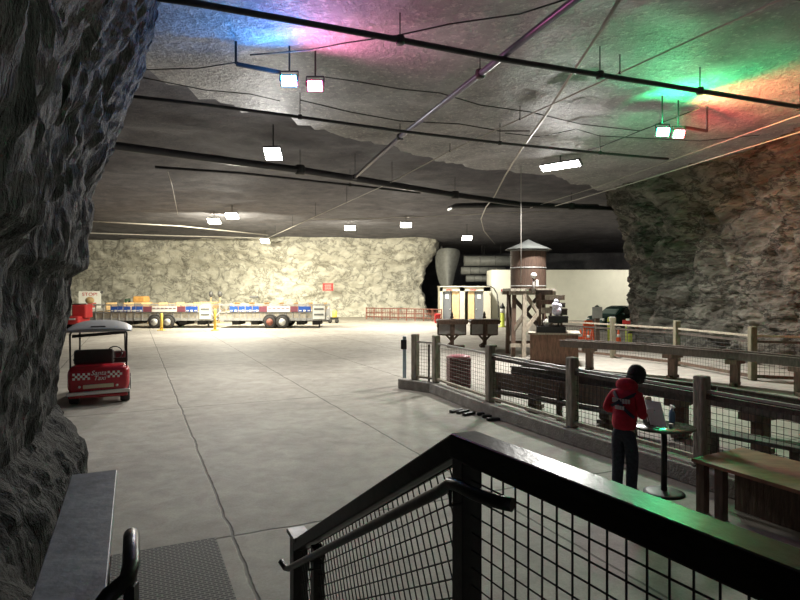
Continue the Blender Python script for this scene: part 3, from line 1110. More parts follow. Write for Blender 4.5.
# ================================================================== plywood table in front of the fence
tb = thing('plywood_table', 'tan plywood table with dark board side below the tall fence post', 'table', (3.95, 6.4, 0))
off = tb.location.copy()
TZ = .60
c = [Vector((3.43, 6.83, 0)), Vector((4.30, 7.30, 0)), Vector((5.35, 5.30, 0)), Vector((4.42, 4.70, 0))]
mb = MB()
mb.prism([(v.x - off.x, v.y - off.y) for v in c], (0, 0, TZ), (1, 0, 0), (0, 1, 0), (0, 0, 1), .04)
mb.build('table_top', M['wood_table'], tb, .004)
for f, wv in ((.04, .06), (.14, .06), (.94, .06)):
    for s in (.08, .86):
        p = c[0].lerp(c[3], f).lerp(c[1].lerp(c[2], f), s)
        MB().bar(Vector((p.x, p.y, 0)) - off, Vector((p.x, p.y, TZ - .02)) - off, .10, .10, (1, -2, 0)).build('leg', M['wood_brown'], tb, .003)
a, b = c[0].lerp(c[1], .5), c[3].lerp(c[2], .5)
a = a.lerp(b, .1)
MB().bar(Vector((a.x, a.y, .25)) - off, Vector((b.x, b.y, .25)) - off, .03, .48).build('side_board', M['wood_brown'], tb)

# ================================================================== standing table with things on it
st = thing('pedestal_table', 'tall oval pedestal table with dark top beside the person', 'table', FL(664, 493))
TT = .86
mb = MB().lathe((0, 0, TT - .015), [(.36, -.02), (.385, -.012), (.385, .008), (.375, .015)], 40, Matrix.Diagonal((1, .85, 1)))
mb.build('table_top', M['table_top'], st)
MB().tube([(0, 0, .01), (0, 0, TT - .03)], .038, 14).build('column', M['black'], st)
MB().lathe((0, 0, 0), [(.25, 0), (.25, .012), (.2, .025), (.05, .04)], 24).build('base_plate', M['black'], st)
sb = st.location


def on_table(x, y):
    d = (CAM - TT) * F / (y - HZ)
    return Vector(((x - 400) / F * d, d, TT + .001))


pp = thing('leaflet_holder', 'white paper leaflet standing on the oval table', 'leaflet', on_table(660, 426))
R = Matrix.Rotation(.16, 3, 'Y') @ Matrix.Rotation(-.8, 3, 'X')
mb = MB().box((0, 0, 0), (.21, .008, .38)); mb.v = [R @ v + Vector((-.03, .06, .15)) for v in mb.v]
mb.build('sheet', M['paper'], pp)
mb = MB().box((0, 0, 0), (.13, .02, .02)); mb.v = [v + Vector((-.01, .01, .012)) for v in mb.v]
mb.build('foot', M['frost'], pp)
mb = MB().box((0, 0, 0), (.10, .008, .16)); mb.v = [Matrix.Rotation(-.15, 3, 'Y') @ v + Vector((-.10, .05, .13)) for v in mb.v]
mb.build('back_sheet', M['paper'], pp)
rd = thing('card_reader', 'black boxy card reader next to the white leaflet', 'card reader', on_table(650, 424))
MB().box((0, 0, .05), (.13, .12, .10), .3).build('body', M['black'], rd, .012)
MB().box((.0, .0, .14), (.11, .03, .10), .3, Matrix.Rotation(.35, 3, 'X')).build('screen', M['blackish'], rd, .006)
tn = thing('desk_tin', 'small grey tin standing behind the black card reader', 'tin', on_table(648, 416))
MB().lathe((0, 0, 0), [(.05, 0), (.052, .01), (.052, .2), (.046, .225), (.046, .235)], 16).build('body', M['grey_panel'], tn)
MB().lathe((0, 0, .235), [(.048, 0), (.04, .03), (.01, .035)], 16).build('lid', M['brass'], tn)
bt = thing('spray_bottle', 'blue tinted spray bottle with white trigger on the oval table', 'bottle', on_table(672, 422))
MB().lathe((0, 0, 0), [(.035, 0), (.04, .01), (.04, .11), (.03, .14), (.014, .165), (.014, .18)], 14).build('bottle', mat('blue plastic bottle', (.12, .22, .36), .3, 0, .1), bt)
mb = MB().box((0, 0, .20), (.03, .07, .04)); mb.box((0, -.035, .17), (.012, .012, .05)); mb.box((0, -.055, .205), (.018, .05, .018))
mb.build('trigger', M['white'], bt, .004)
cp = tag(MB().lathe((0, 0, 0), [(.022, 0), (.028, .05), (.030, .052)], 14).build('paper_cup', M['white']), 'tiny white cup by the spray bottle on the oval table', 'cup')
cp.location = on_table(671, 428)
# ================================================================== the person at the table
def skin_body(name, verts, edges, radii, m, parent, sub=2, root=0):
    me = bpy.data.meshes.new(name)
    me.from_pydata([tuple(v) for v in verts], edges, [])
    me.materials.append(m)
    o = bpy.data.objects.new(name, me)
    COL.objects.link(o)
    o.parent = parent
    bm = bmesh.new()
    bm.from_mesh(me)
    lay = bm.verts.layers.skin.verify()
    bm.verts.ensure_lookup_table()
    for v, r in zip(bm.verts, radii):
        v[lay].radius = r if isinstance(r, tuple) else (r, r)
    bm.verts[root][lay].use_root = True
    bm.to_mesh(me)
    bm.free()
    sk = o.modifiers.new('skin', 'SKIN')
    sk.use_smooth_shade = True
    sk.branch_smoothing = .5
    sb_ = o.modifiers.new('sub', 'SUBSURF')
    sb_.levels = sub
    sb_.render_levels = sub
    return o


def skeleton(nodes):
    """nodes: {name: (parent, (x, y, z), radius)} in order"""
    idx = {}; vs = []; es = []; rs = []
    for k, (pa, p, r) in nodes.items():
        idx[k] = len(vs)
        vs.append(Vector(p)); rs.append(r)
        if pa is not None:
            es.append((idx[pa], idx[k]))
    return vs, es, rs


per = thing('person', 'person in red hooded top and dark hat looking down at the oval table', 'person', FL(625, 495), -.80)
# local frame: +y is where the person faces, +x the right hand side
arm = {}
def hand(side, wrist, fore):
    """a relaxed hand: palm and five curled fingers as skin chains from the wrist; fore: pointing direction"""
    f = Vector(fore).normalized()
    s = Vector((-side, 0, 0))                     # thumb side, inwards
    dn = f.cross(s).normalized()
    if dn.z > 0: dn = -dn
    w = Vector(wrist)
    n = {}
    n['palm'] = (w + f * .045, .030)
    fing = {}
    for i, (k, ln) in enumerate((('index', .072), ('middle', .08), ('ring', .074), ('little', .058))):
        b = w + f * .088 + s * (.030 - i * .020)
        fing[k] = [b, b + f * ln * .5 + dn * .012, b + f * ln * .78 + dn * .038, b + f * ln * .82 + dn * .062]
    tb_ = w + f * .03 + s * .03
    fing['thumb'] = [tb_, tb_ + f * .028 + s * .022 + dn * .01, tb_ + f * .058 + s * .022 + dn * .022]
    return n, fing


nodes = {
    'pelvis': (None, (0, -.03, .86), (.105, .088)),
    'belly': ('pelvis', (0, -.02, .98), (.125, .095)),
    'chest': ('belly', (0, .02, 1.16), (.145, .10)),
    'upper': ('chest', (0, .05, 1.30), (.12, .085)),
    'neck': ('upper', (0, .085, 1.385), .055),
    'skull': ('neck', (.015, .19, 1.44), (.072, .082)),
    'crown': ('skull', (.03, .27, 1.515), (.074, .082)),
    'sl': ('upper', (-.155, .04, 1.285), .052), 'el': ('sl', (-.245, -.025, 1.07), .042), 'wl': ('el', (-.16, .20, 1.02), .030),
    'sr': ('upper', (.155, .04, 1.285), .052), 'er': ('sr', (.22, -.005, 1.04), .042), 'wr': ('er', (.15, .25, 1.0), .030),
    'hl': ('pelvis', (-.075, -.03, .80), .080), 'kl': ('hl', (-.088, .0, .45), .058), 'al': ('kl', (-.085, -.04, .09), .042), 'tl': ('al', (-.10, .12, .045), .034),
    'hr': ('pelvis', (.075, -.03, .80), .080), 'kr': ('hr', (.088, .02, .45), .058), 'ar': ('kr', (.085, -.02, .09), .042), 'tr': ('ar', (.10, .14, .045), .034),
}
for sd_, wr, k in ((-1, (-.16, .20, 1.02), 'l'), (1, (.15, .25, 1.0), 'r')):
    pal, fing = hand(sd_, wr, (.25 * -sd_, 1, -.15))
    nodes['p' + k] = ('w' + k, pal['palm'][0], .030)
    for fk, chain in fing.items():
        prev = 'p' + k
        for i, q in enumerate(chain):
            nm = fk + k + str(i)
            nodes[nm] = (prev, q, .0095 if fk != 'thumb' else .011)
            prev = nm
body = skin_body('body', *skeleton(nodes), M['skin'], per)
# face: nose, eyes, mouth and ears on the bowed head
hc = Vector((.03, .26, 1.475))
HR = Matrix.Rotation(-.62, 3, 'X')
def head_pt(x, y, z): return hc + HR @ Vector((x, y, z))
fm = MB()
fm.ball(head_pt(0, .098, -.02), .017, 8, 6, (.8, 1.1, 1.5), HR)
fm.ball(head_pt(0, .083, -.062), .014, 8, 6, (1.7, .6, .45), HR)
for s in (-1, 1):
    fm.ball(head_pt(s * .078, 0, -.01), .026, 8, 6, (.35, .7, 1.2), HR)
fm.build('face', M['skin'], per)
em = MB()
for s in (-1, 1):
    em.ball(head_pt(s * .03, .085, .008), .011, 8, 6, (1.2, .5, .7), HR)
em.build('eye', M['black'], per)
# clothing
hd = {
    'hem': (None, (0, -.03, .80), (.165, .135)),
    'waist': ('hem', (0, -.025, .95), (.165, .130)),
    'chest': ('waist', (0, .01, 1.14), (.180, .135)),
    'upper': ('chest', (0, .045, 1.285), (.145, .110)),
    'collar': ('upper', (0, .085, 1.375), (.085, .085)),
    'sl': ('upper', (-.16, .04, 1.285), .068), 'el': ('sl', (-.25, -.03, 1.065), .058), 'cl': ('el', (-.185, .155, 1.03), .045),
    'sr': ('upper', (.16, .04, 1.285), .068), 'er': ('sr', (.225, -.01, 1.035), .058), 'cr': ('er', (.165, .20, 1.01), .045),
}
ho = skin_body('hooded_top', *skeleton(hd), M['hoodie'], per)
hood = MB()
hood.ball((0, .05, 1.385), .125, 18, 12, (1.15, .68, .80), Matrix.Rotation(.55, 3, 'X'))
hood.build('hood', M['hoodie'], ho)
hat = MB()
hat.lathe(hc + HR @ Vector((0, -.01, .0)), [(.108, -.05), (.118, -.02), (.122, .03), (.117, .075), (.098, .115), (.062, .142), (.015, .152)], 22, HR @ Matrix.Diagonal((.93, 1.08, 1)))
hat.ball(hc + HR @ Vector((0, -.06, -.055)), .085, 16, 10, (1.15, .75, 1.1), HR)
hat.build('hat', M['beanie'], per)
tr = {
    'p': (None, (0, -.03, .93), (.125, .105)), 'q': ('p', (0, -.03, .83), (.140, .115)),
    'hl': ('q', (-.08, -.03, .74), .104), 'kl': ('hl', (-.088, .0, .45), .080), 'al': ('kl', (-.088, -.035, .09), .070), 'bl': ('al', (-.088, -.03, .03), .066),
    'hr': ('q', (.08, -.03, .74), .104), 'kr': ('hr', (.088, .02, .45), .080), 'ar': ('kr', (.088, -.015, .09), .070), 'br': ('ar', (.088, -.01, .03), .066),
}
skin_body('trousers', *skeleton(tr), M['jeans'], per)
for x, y, a in ((-.09, .02, .08), (.09, .045, -.08)):
    sh = MB()
    Rz = Matrix.Rotation(a, 3, 'Z')
    sh.ball((x, y + .0, .045), .05, 14, 8, (.95, 2.6, .9), Rz)
    sh.box((x, y, .012), (.095, .27, .024), a)
    sh.build('shoe', M['black'], per, .006)
# strap across the back and pale print
def back_surf(x, z):
    """y of the hooded top's back at height z"""
    yb = lerp_tab([(.80, -.150), (.95, -.142), (1.14, -.116), (1.28, -.06), (1.36, -.01)], z)
    return yb - .012 + 1.9 * x * x
stp = MB()
for xs in ((-.13, 1.30, .02, 1.14), (.15, 1.30, -.13, 1.13), (.02, 1.14, .16, 1.02)):
    x0, z0, x1, z1 = xs
    ps = []
    for i in range(9):
        f = i / 8
        x, z = x0 + (x1 - x0) * f, z0 + (z1 - z0) * f
        ps.append(Vector((x, back_surf(x, z), z)))
    for a, b in zip(ps, ps[1:]):
        stp.bar(a, b, .012, .040, (a - b).cross(Vector((0, 1, 0))), .004)
stp.build('cross_strap', M['strap'], per)
prn = MB()
PR = mat('pale print', (.55, .48, .50), .8, 0, .2)
for i, (x, hgt) in enumerate(((-.115, .05), (-.083, .055), (-.05, .05), (-.012, .048), (.024, .05), (.058, .05), (.09, .045))):
    z = 1.205
    prn.box((x, back_surf(x, z) - .002, z), (.028, .008, hgt * 1.15), -.25 * x * 8)
prn.build('back_print', PR, ho)
prn = MB()
for i, x in enumerate((-.06, -.028, .004, .036)):
    z = 1.125
    prn.box((x, back_surf(x, z) - .002, z), (.026, .008, .046), 0)
prn.build('back_print', PR, ho)

# ================================================================== golf cart
gc = thing('golf_cart', 'red golf cart with grey canopy seen from behind beside the dark stone pillar', 'golf cart', (-6.86, 13.2, 0), .42)
def rrect(hw, z0, z1, r, n=5, top_only=False):
    pts = []
    for cx, cz, a0 in ((hw - r, z1 - r, 0), (-hw + r, z1 - r, PI / 2), (-hw + r, z0 + r, PI), (hw - r, z0 + r, 1.5 * PI)):
        for i in range(n + 1):
            a = a0 + PI / 2 * i / n
            pts.append((cx + r * math.cos(a), cz + r * math.sin(a)))
    return pts
def loft(stations, n=5):
    """stations: (y, hw, z0, z1, r) rounded rectangles joined along y"""
    mb = MB()
    rows = [[Vector((a, y, b)) for a, b in rrect(hw, z0, z1, r, n)] for y, hw, z0, z1, r in stations]
    k = len(rows[0])
    vs = [v for r_ in rows for v in r_]
    fs = [tuple(range(k))]
    for i in range(len(rows) - 1):
        for j in range(k):
            fs.append((i * k + j, i * k + (j + 1) % k, (i + 1) * k + (j + 1) % k, (i + 1) * k + j))
    fs.append(tuple(reversed(range((len(rows) - 1) * k, len(rows) * k))))
    mb.add(vs, fs, True)
    return mb
bd = loft([(-.03, .55, .27, .79, .12), (-.01, .59, .25, .84, .16), (.06, .625, .24, .885, .18), (.35, .64, .24, .885, .18), (.60, .63, .24, .70, .10), (.9, .62, .24, .40, .06), (1.5, .60, .24, .38, .05), (1.62, .60, .24, .62, .08), (1.9, .56, .24, .72, .12), (2.25, .46, .28, .56, .12), (2.32, .40, .32, .48, .06)])
bd.build('body', M['red'], gc)
MB().bar((-.63, -.06, .265), (.65, -.06, .295), .08, .075).build('bumper_strip', M['chrome'], gc, .012)
MB().bar((-.60, -.03, .205), (.60, -.03, .205), .10, .07).build('under_bumper', M['red'], gc, .02)
MB().bar((-.31, -.04, .415), (.31, -.04, .43), .03, .085).build('rear_panel', M['brass'], gc, .01)
for x in (-.38, .38):
    lt = MB()
    lt.lathe((x, -.03, .42), [(.028, 0), (.028, .025), (.015, .035)], 12, Matrix.Rotation(PI / 2, 3, 'X'))
    lt.build('tail_light', M['chrome'], gc)
# checker bands and script lettering on the rear
for x0, z0, cols in ((-.52, .575, 7), (.185, .60, 6)):
    ck = MB()
    for i in range(cols):
        for j in range(3):
            if (i + j) % 2 == 0:
                ck.box((x0 + .025 + i * .05, -.028, z0 + .025 + j * .05), (.05, .016, .05))
    ck.build('checker_band', M['white'], gc)
for body_, sz, x, z in (('Santa', .145, .0, .715), ('Taxi', .145, .02, .60)):
    text('lettering', body_, sz, M['white'], gc, Matrix.Translation((x, -.034, z)) @ Matrix.Rotation(PI / 2, 4, 'X'), .004, .3)
# seats
MB().box((-.12, .50, 1.03), (.84, .14, .36), 0, Matrix.Rotation(-.12, 3, 'X')).build('seat_back', M['seat_dark'], gc, .06, 3)
MB().bar((-.55, .47, .98), (.55, .47, .98), .03, .03).build('seat_rail', M['black'], gc)
MB().box((0, .80, .75), (1.12, .50, .14)).build('seat_cushion', M['seat_dark'], gc, .05, 3)
MB().box((.22, 1.55, .96), (.62, .08, .16)).build('dashboard', M['maroon'], gc, .03)
MB().box((0, 1.62, .90), (1.14, .16, .30)).build('cowl', M['seat_dark'], gc, .03)
sw = MB()
rg = [Vector((.28 + .17 * math.cos(a), 1.36 + .06 * math.sin(a), 1.03 + .15 * math.sin(a))) for a in [2 * PI * i / 20 for i in range(21)]]
sw.tube(rg, .014, 6)
sw.tube([(.28, 1.36, 1.03), (.28, 1.55, .85)], .018, 8)
sw.bar((.12, 1.36, 1.03), (.44, 1.36, 1.03), .02, .02)
sw.build('steering_wheel', M['black'], gc)
fr = MB()
for s in (-1, 1):
    fr.tube([(s * .57, .10, .80), (s * .58, .10, 1.60), (s * .55, .12, 1.65), (s * .48, .13, 1.68)], .02, 8)
    fr.tube([(s * .52, 1.75, .70), (s * .50, 1.50, 1.68)], .02, 8)
    fr.tube([(s * .56, .12, 1.66), (s * .50, 1.50, 1.68)], .02, 8)
fr.tube([(-.54, .11, 1.55), (.54, .11, 1.62)], .035, 8)
fr.tube([(-.5, .13, 1.68), (.5, .13, 1.68)], .02, 8)
fr.build('roof_frame', M['black'], gc)
def dome(stations, n=14):
    mb = MB()
    rows = []
    for y, hw, z0, h in stations:
        row = [Vector((-hw, y, z0)), Vector((-hw, y, z0 + .035))]
        for i in range(1, n):
            x = -1 + 2 * i / n
            row.append(Vector((hw * x * .98, y, z0 + .035 + h * (1 - abs(x) ** 2.6) ** .8)))
        row += [Vector((hw, y, z0 + .035)), Vector((hw, y, z0))]
        rows.append(row)
    k = len(rows[0])
    vs = [v for r_ in rows for v in r_]
    fs = [tuple(range(k)), tuple(reversed(range((len(rows) - 1) * k, len(rows) * k)))]
    for i in range(len(rows) - 1):
        for j in range(k):
            fs.append((i * k + j, i * k + (j + 1) % k, (i + 1) * k + (j + 1) % k, (i + 1) * k + j))
    return mb.add(vs, fs, True)
rf = dome([(-.20, .62, 1.66, .02), (-.18, .66, 1.655, .05), (-.05, .685, 1.65, .11), (.2, .69, 1.655, .165), (.7, .69, 1.66, .195), (1.2, .68, 1.66, .17), (1.6, .64, 1.66, .08), (1.68, .58, 1.67, .02)])
rf.build('canopy', M['grey_roof'], gc)
MB().box((.0, -.06, 1.755), (.32, .14, .07)).build('canopy_vent', M['grey_dark'], gc, .03)
def wheel(x, y, r, wdt, name='wheel', parent=gc, rimm='rim', hub=.55):
    R = Matrix.Rotation(PI / 2, 3, 'Y')
    o = MB().lathe((x, y, r), [(r * .6, -wdt / 2), (r * .92, -wdt / 2), (r, -wdt * .32), (r, wdt * .32), (r * .92, wdt / 2), (r * .6, wdt / 2)], 24, R).build(name, M['tyre'], parent)
    s = 1 if x > 0 else -1
    h = MB().lathe((x, y, r), [(r * hub, -wdt * .52), (r * hub, -wdt * .3), (r * .2, -wdt * .25), (r * .2, wdt * .25), (r * hub, wdt * .3), (r * hub, wdt * .52)], 20, R)
    h.build('hub', M[rimm], o)
    return o
for x in (-.50, .54):
    for y in (.26, 1.86):
        wheel(x, y, .225, .20)
# ================================================================== blue post and bin at the fence end
bp = thing('card_post', 'pale blue post with black box at the end of the near timber fence', 'post', FL(404.5, 385))
h = CAM - (336 - HZ) / F * bp.location.y
MB().bar((0, 0, 0), (0, 0, h), .10, .09).build('post', M['blue_post'], bp, .008)
MB().box((-.02, -.09, h - .22), (.16, .14, .26)).build('box', M['black'], bp, .02)
MB().box((0, 0, .015), (.22, .22, .03)).build('foot_plate', M['rust'], bp)
tc = thing('litter_bin', 'maroon slatted litter bin with pale red lid behind the fence mesh', 'bin', FL(458.5, 386.5), .1)
mb = MB()
for k in range(12):
    mb.box((0, 0, .06 + k * .062), (.58, .50, .042))
mb.build('slats', M['maroon'], tc, .008)
MB().box((0, 0, .40), (.53, .45, .72)).build('liner', M['blackish'], tc)
MB().lathe((0, 0, .79), [(.31, 0), (.32, .025), (.22, .06), (.08, .075)], 20, Matrix.Diagonal((1, .88, 1))).build('lid', mat('pale red lid', (.52, .16, .20), .4, 0, .1), tc)
mb = MB()
for x in (-.26, .26):
    for y in (-.22, .22):
        mb.bar((x, y, 0), (x, y, .80), .05, .05)
mb.build('frame', M['maroon'], tc)

# rubber wheel stops on the floor
for i, (xs, lb) in enumerate(((((456, 412), (463, 413), (469, 415)), 'nearer the fence end'), (((487, 415), (492, 417.5), (497, 420.5)), 'nearer the person'))):
    c = FL(*xs[1])
    ws = thing('rubber_ramp', 'black three bar rubber ramp lying on the concrete, the one ' + lb, 'rubber ramp', c, 0, 'rubber ramps below the kerb')
    for k, q in enumerate(xs):
        p = FL(*q) - c
        ang = .75 if i == 0 else .12
        MB().box((p.x, p.y, .03), (.34 if i == 0 else .42, .09, .06), ang).build('bar', M['black'], ws, .012)

# ================================================================== kiosk displays beyond the fence
def kiosk(x, y, sc, label):
    k = thing('display_kiosk', label, 'kiosk', FL(x, y), 0, 'wooden display kiosks')
    d = k.location.y
    u = d / F
    zb, zt = (y - 334) * u, (y - 322) * u
    hw = 13.6 * u * sc
    # two grey faces meeting in a ridge towards the viewer
    for s in (-1, 1):
        mb = MB().prism([(0, -.0), (hw * s, 0), (hw * s, zt - zb), (0, zt - zb)], (0, -.16, zb), Vector((1, .28 * s, 0)).normalized(), (0, 0, 1), (0, 1, 0), .06)
        mb.build('panel', M['grey_panel'], k)
    fr = MB()
    for xx, yy in ((-hw * .99, .17), (0, -.20), (hw * .99, .17)):
        fr.bar((xx, yy - .02, zb - .04), (xx, yy - .02, zt + .03), .20 if xx == 0 else .10, .12, (0, 1, 0))
    for z in (zb - .02, zt + .02):
        for s in (-1, 1):
            fr.bar((0, -.20, z), (s * hw, .14, z), .09, .09)
    fr.box((0, .32, (zb + zt) / 2), (hw * 1.8, .08, zt - zb))
    fr.build('frame', M['wood_brown'], k)
    rf_ = MB().lathe((0, .05, zt + .02), [(hw * 1.50, -.10), (hw * 1.66, .05), (hw * 1.5, .10), (.05, .12)], 4, Matrix.Diagonal((1.0, .7, 1)) @ Matrix.Rotation(PI / 4, 3, 'Z'), False)
    rf_.build('roof', M['wood_brown'], k)
    MB().lathe((0, .05, zt + .16), [(.07, 0), (.09, .06), (.05, .12), (.07, .18), (.02, .32)], 10).build('finial', M['wood_dark'], k)
    ps = MB().bar((0, 0, .0), (0, 0, zb), .17, .17)
    for s in (-1, 1):
        ps.bar((0, 0, zb * .45), (s * hw * .5, 0, zb), .09, .09)
    ps.build('post', M['wood_brown'], k)
    bs = MB().box((.16, 0, .05), (.8 * sc, .4, .10)); bs.bar((-.25 * sc, 0, .06), (.0, 0, .24), .08, .08)
    bs.build('base', M['wood_brown'], k)
kiosk(452, 347, 1.0, 'wooden display kiosk with grey panels standing nearest the litter bin')
kiosk(484.5, 347, .95, 'wooden display kiosk with grey panels standing nearest the water tower')

# ================================================================== water tower
WT = Vector((5.13, 23.2, 0))
wt = thing('water_tower', 'wooden water tower with barrel tank and conical grey tin roof', 'water tower', WT)
tr_ = .70
TB = 2.66
mb = MB().lathe((0, 0, 0), [(tr_ * 1.0, TB), (tr_ * 1.0, TB + 1.58)], 32, None, False)
mb.build('tank', M['wood_tank'], wt)
for z in (TB + .10, TB + .82, TB + 1.5):
    MB().lathe((0, 0, z), [(tr_ + .004, -.022), (tr_ + .016, -.016), (tr_ + .016, .016), (tr_ + .004, .022)], 32).build('hoop', M['galv'], wt)
MB().lathe((0, 0, TB + 1.56), [(.90, -.03), (.91, .0), (.32, .25), (.02, .40)], 24, None, False).build('roof', M['grey_tin'], wt)
pl = MB()
for k in range(9):
    pl.box((-.78 + k * .195, 0, TB - .05), (.18, 1.75, .10))
pl.bar((-.9, -.75, TB - .17), (.9, -.75, TB - .17), .12, .16).bar((-.9, .75, TB - .17), (.9, .75, TB - .17), .12, .16)
pl.build('platform', M['wood_grey'], wt)
LG = [(-.72, -.55), (-.36, -.82), (.55, -.55), (-.72, .65), (.6, .65)]
tops = [(-.66, -.5), (-.30, -.74), (.45, -.5), (-.66, .6), (.5, .6)]
for (x, y), (x2, y2) in zip(LG, tops):
    MB().bar((x, y, 0), (x2, y2, TB - .1), .15, .15, (0, 1, 0)).build('leg', M['wood_light'] if y < -.7 else M['wood_brown'], wt)
for a, b, mm in (((-.30, -.74, TB - .2), (.52, -.5, 1.35), 'wood_light'), ((-.36, -.80, .95), (.48, -.5, 2.0), 'wood_light'), ((-.72, -.5, .5), (-.66, .6, 2.2), 'wood_dark'),
                 ((-.70, -.5, 2.3), (.58, .62, 1.1), 'wood_dark'), ((-.72, .62, .7), (.5, .6, 2.3), 'wood_dark'), ((-.70, -.52, 1.0), (-.36, -.8, 1.6), 'wood_light'),
                 ((-.85, -.72, .45), (.7, -.72, .45), 'wood_light'), ((-.75, .6, .45), (.65, .6, .45), 'wood_brown'), ((-.68, .6, 2.4), (-.68, -.5, .6), 'wood_brown')):
    MB().bar(a, b, .10, .13).build('brace', M[mm], wt)
wire_ = thing('cable', 'pale vertical cable hanging from the roof in front of the barrel tank', 'cable', P(521, 283, 22.3))
zc = roofz(wire_.location.x, wire_.location.y)
MB().tube([(0, 0, 0), (0, 0, zc - wire_.location.z + .05)], .014, 6).build('cable', M['hose'], wire_)
wl = thing('spotlight', 'small white headed spotlight on a short post in front of the barrel tank', 'spotlight', P(533.5, 289, 22.15))
MB().tube([(0, 0, -.16), (0, 0, .42)], .05, 10).build('post', M['grey_panel'], wl)
MB().ball((0, -.02, .52), .12, 12, 8, (1, 1.1, .9)).build('head', M['white'], wl)
MB().box((.13, 0, .22), (.10, .14, .26)).build('ballast_box', M['white'], wl, .02)

# stepped flume of small wooden chutes beside the tower, on a board clad base
BX = P(554, 334, 20.2)
fb = thing('flume_cascade', 'stack of stepped wooden chutes on a brown board box by the water tower', 'flume', (BX.x, BX.y, 0), -.25)
BH = BX.z
bx = MB().box((0, .5, BH / 2), (1.62, 1.3, BH))
bx.build('box', M['wood_box'], fb, .01)
MB().box((0, .48, BH + .02), (1.76, 1.42, .06)).build('box_top', M['wood_grey'], fb)
def chute(x, y, z, wd, dp, hh, m='wood_dark'):
    x -= .16
    c = MB().box((x, y, z + .02), (wd, dp, .04))
    for s in (-1, 1):
        c.box((x, y + s * dp / 2, z + hh / 2), (wd, .04, hh)); c.box((x + s * wd / 2, y, z + hh / 2), (.04, dp, hh))
    c.box((x, y - dp / 2 - .02, z + hh), (wd + .06, .08, .03)); c.box((x, y + dp / 2, z + hh), (wd + .06, .08, .03))
    return c.build('chute', M[m], fb)
chute(.06, .25, BH + .05, .94, .8, .20, 'black')
chute(.30, .20, BH + .40, .62, .6, .20, 'black')
chute(.10, .55, BH + .35, .60, .5, .12, 'wood_brown')
chute(.42, .35, BH + .66, .34, .5, .20, 'wood_dark')
chute(.0, .62, BH + .70, .50, .4, .18, 'wood_light')
chute(.32, .45, BH + .92, .40, .5, .14, 'wood_dark')
chute(-.06, .65, BH + 1.02, .66, .5, .14, 'wood_brown')
chute(.20, .62, BH + 1.18, .62, .5, .16, 'wood_light')
chute(-.18, .85, BH + 1.36, .55, .5, .16, 'wood_dark')
for x, y, z in ((-.32, .5, 1.42), (-.22, .85, 1.4), (.32, .8, 1.25), (.05, .45, .95), (.42, .55, .75), (-.1, .3, .6)):
    MB().bar((x - .16, y, BH + .04), (x - .16, y, BH + z), .08, .08).build('post', M['wood_brown'], fb)
bg = thing('frosted_bag', 'pale lilac plastic bag heaped on the dark chute of the flume', 'bag', (BX.x + .10, BX.y + .02, BH + .66))
mb = MB()
for c, r in (((0, 0, .14), .17), ((-.05, -.02, .33), .13), ((.10, .02, .3), .10), ((-.02, 0, .47), .09)):
    mb.ball(c, r, 12, 8, (1, .8, 1))
mb.build('bag', M['frost'], bg)
st_ = thing('stone', 'pale tan stone sitting on the lowest black chute of the flume', 'stone', (BX.x - .18, BX.y + .10, BH + .26))
MB().ball((0, 0, .13), .17, 9, 6, (1.05, .8, .85)).build('stone', M['rock_wall'], st_)

# ================================================================== wall and washroom hut at the far end
wb = MB()
x0, x1 = (492 - 400) / F * 50, (640 - 400) / F * 50
wb.box(((x0 + x1) / 2, 51.5, 2.17), (x1 - x0, 3.0, 4.34))
wb.bar((x0 + 11.4, 49.98, 0), (x0 + 11.4, 49.98, 4.3), .05, .03, (0, 1, 0))
struct(wb.build('wall_white', M['cream']))
hut = thing('washroom_hut', 'white washroom hut with two dark doorways below the silver ducts', 'hut', (5.6, 48.2, 0))
off = hut.location.copy()
hx0, hx1 = (440 - 400) / F * 48 - off.x, (491 - 400) / F * 48 - off.x
hz = CAM + (HZ - 287) / F * 48
w_ = MB()
dA, dB = (443, 460), (465, 484)
def hxx(x): return (x - 400) / F * 48 - off.x
edges = [440, 443, 460, 465, 484, 491]
for a, b in ((440, 443), (460, 465), (484, 491)):
    w_.box(((hxx(a) + hxx(b)) / 2, .1, hz / 2), (hxx(b) - hxx(a), .2, hz))
dh = CAM - (291.2 - HZ) / F * 48
w_.box(((hx0 + hx1) / 2, .1, (hz + dh) / 2), (hx1 - hx0, .2, hz - dh))
w_.box((hx0 + .1, 1.2, hz / 2), (.2, 2.2, hz)); w_.box((hx1 - .1, 1.2, hz / 2), (.2, 2.2, hz)); w_.box(((hx0 + hx1) / 2, 2.3, hz / 2), (hx1 - hx0, .2, hz))
w_.box(((hx0 + hx1) / 2, 1.15, hz + .04), (hx1 - hx0 + .1, 2.5, .08))
w_.build('hut_walls', M['cream_bright'], hut)
for a, b, mm in ((443.3, 451.5, 'grey_door'), (452.5, 459.5, 'door_warm'), (468.5, 474.8, 'door_warm'), (475.5, 483.7, 'grey_door')):
    d_ = MB().box(((hxx(a) + hxx(b)) / 2, .16, dh / 2), (hxx(b) - hxx(a), .06, dh - .02)).build('door', M[mm], hut)
    if mm == 'grey_door':
        n_ = MB().box(((hxx(a) + hxx(b)) / 2, .11, dh - .45), (.28, .03, .36)).build('door_notice', M['white'], d_)
        tag(n_, 'white paper notice')
        MB().ball((hxx(b) - .1 if a < 460 else hxx(a) + .1, .10, 1.0), .045, 8, 6).build('door_handle', M['chrome'], d_)
sg = MB()
for x in (449.5, 473):
    for k in range(5):
        sg.box((hxx(x) - .22 + k * .11, -.02, dh + .12), (.075, .03, .09))
sg.build('sign_lettering', M['red_matt'], hut)
ex = thing('exit_sign', 'small red and white sign on the cream wall behind the water tower', 'sign', P(503, 290.5, 49.9))
MB().box((0, 0, 0), (.42, .08, .28)).build('plate', M['white'], ex)
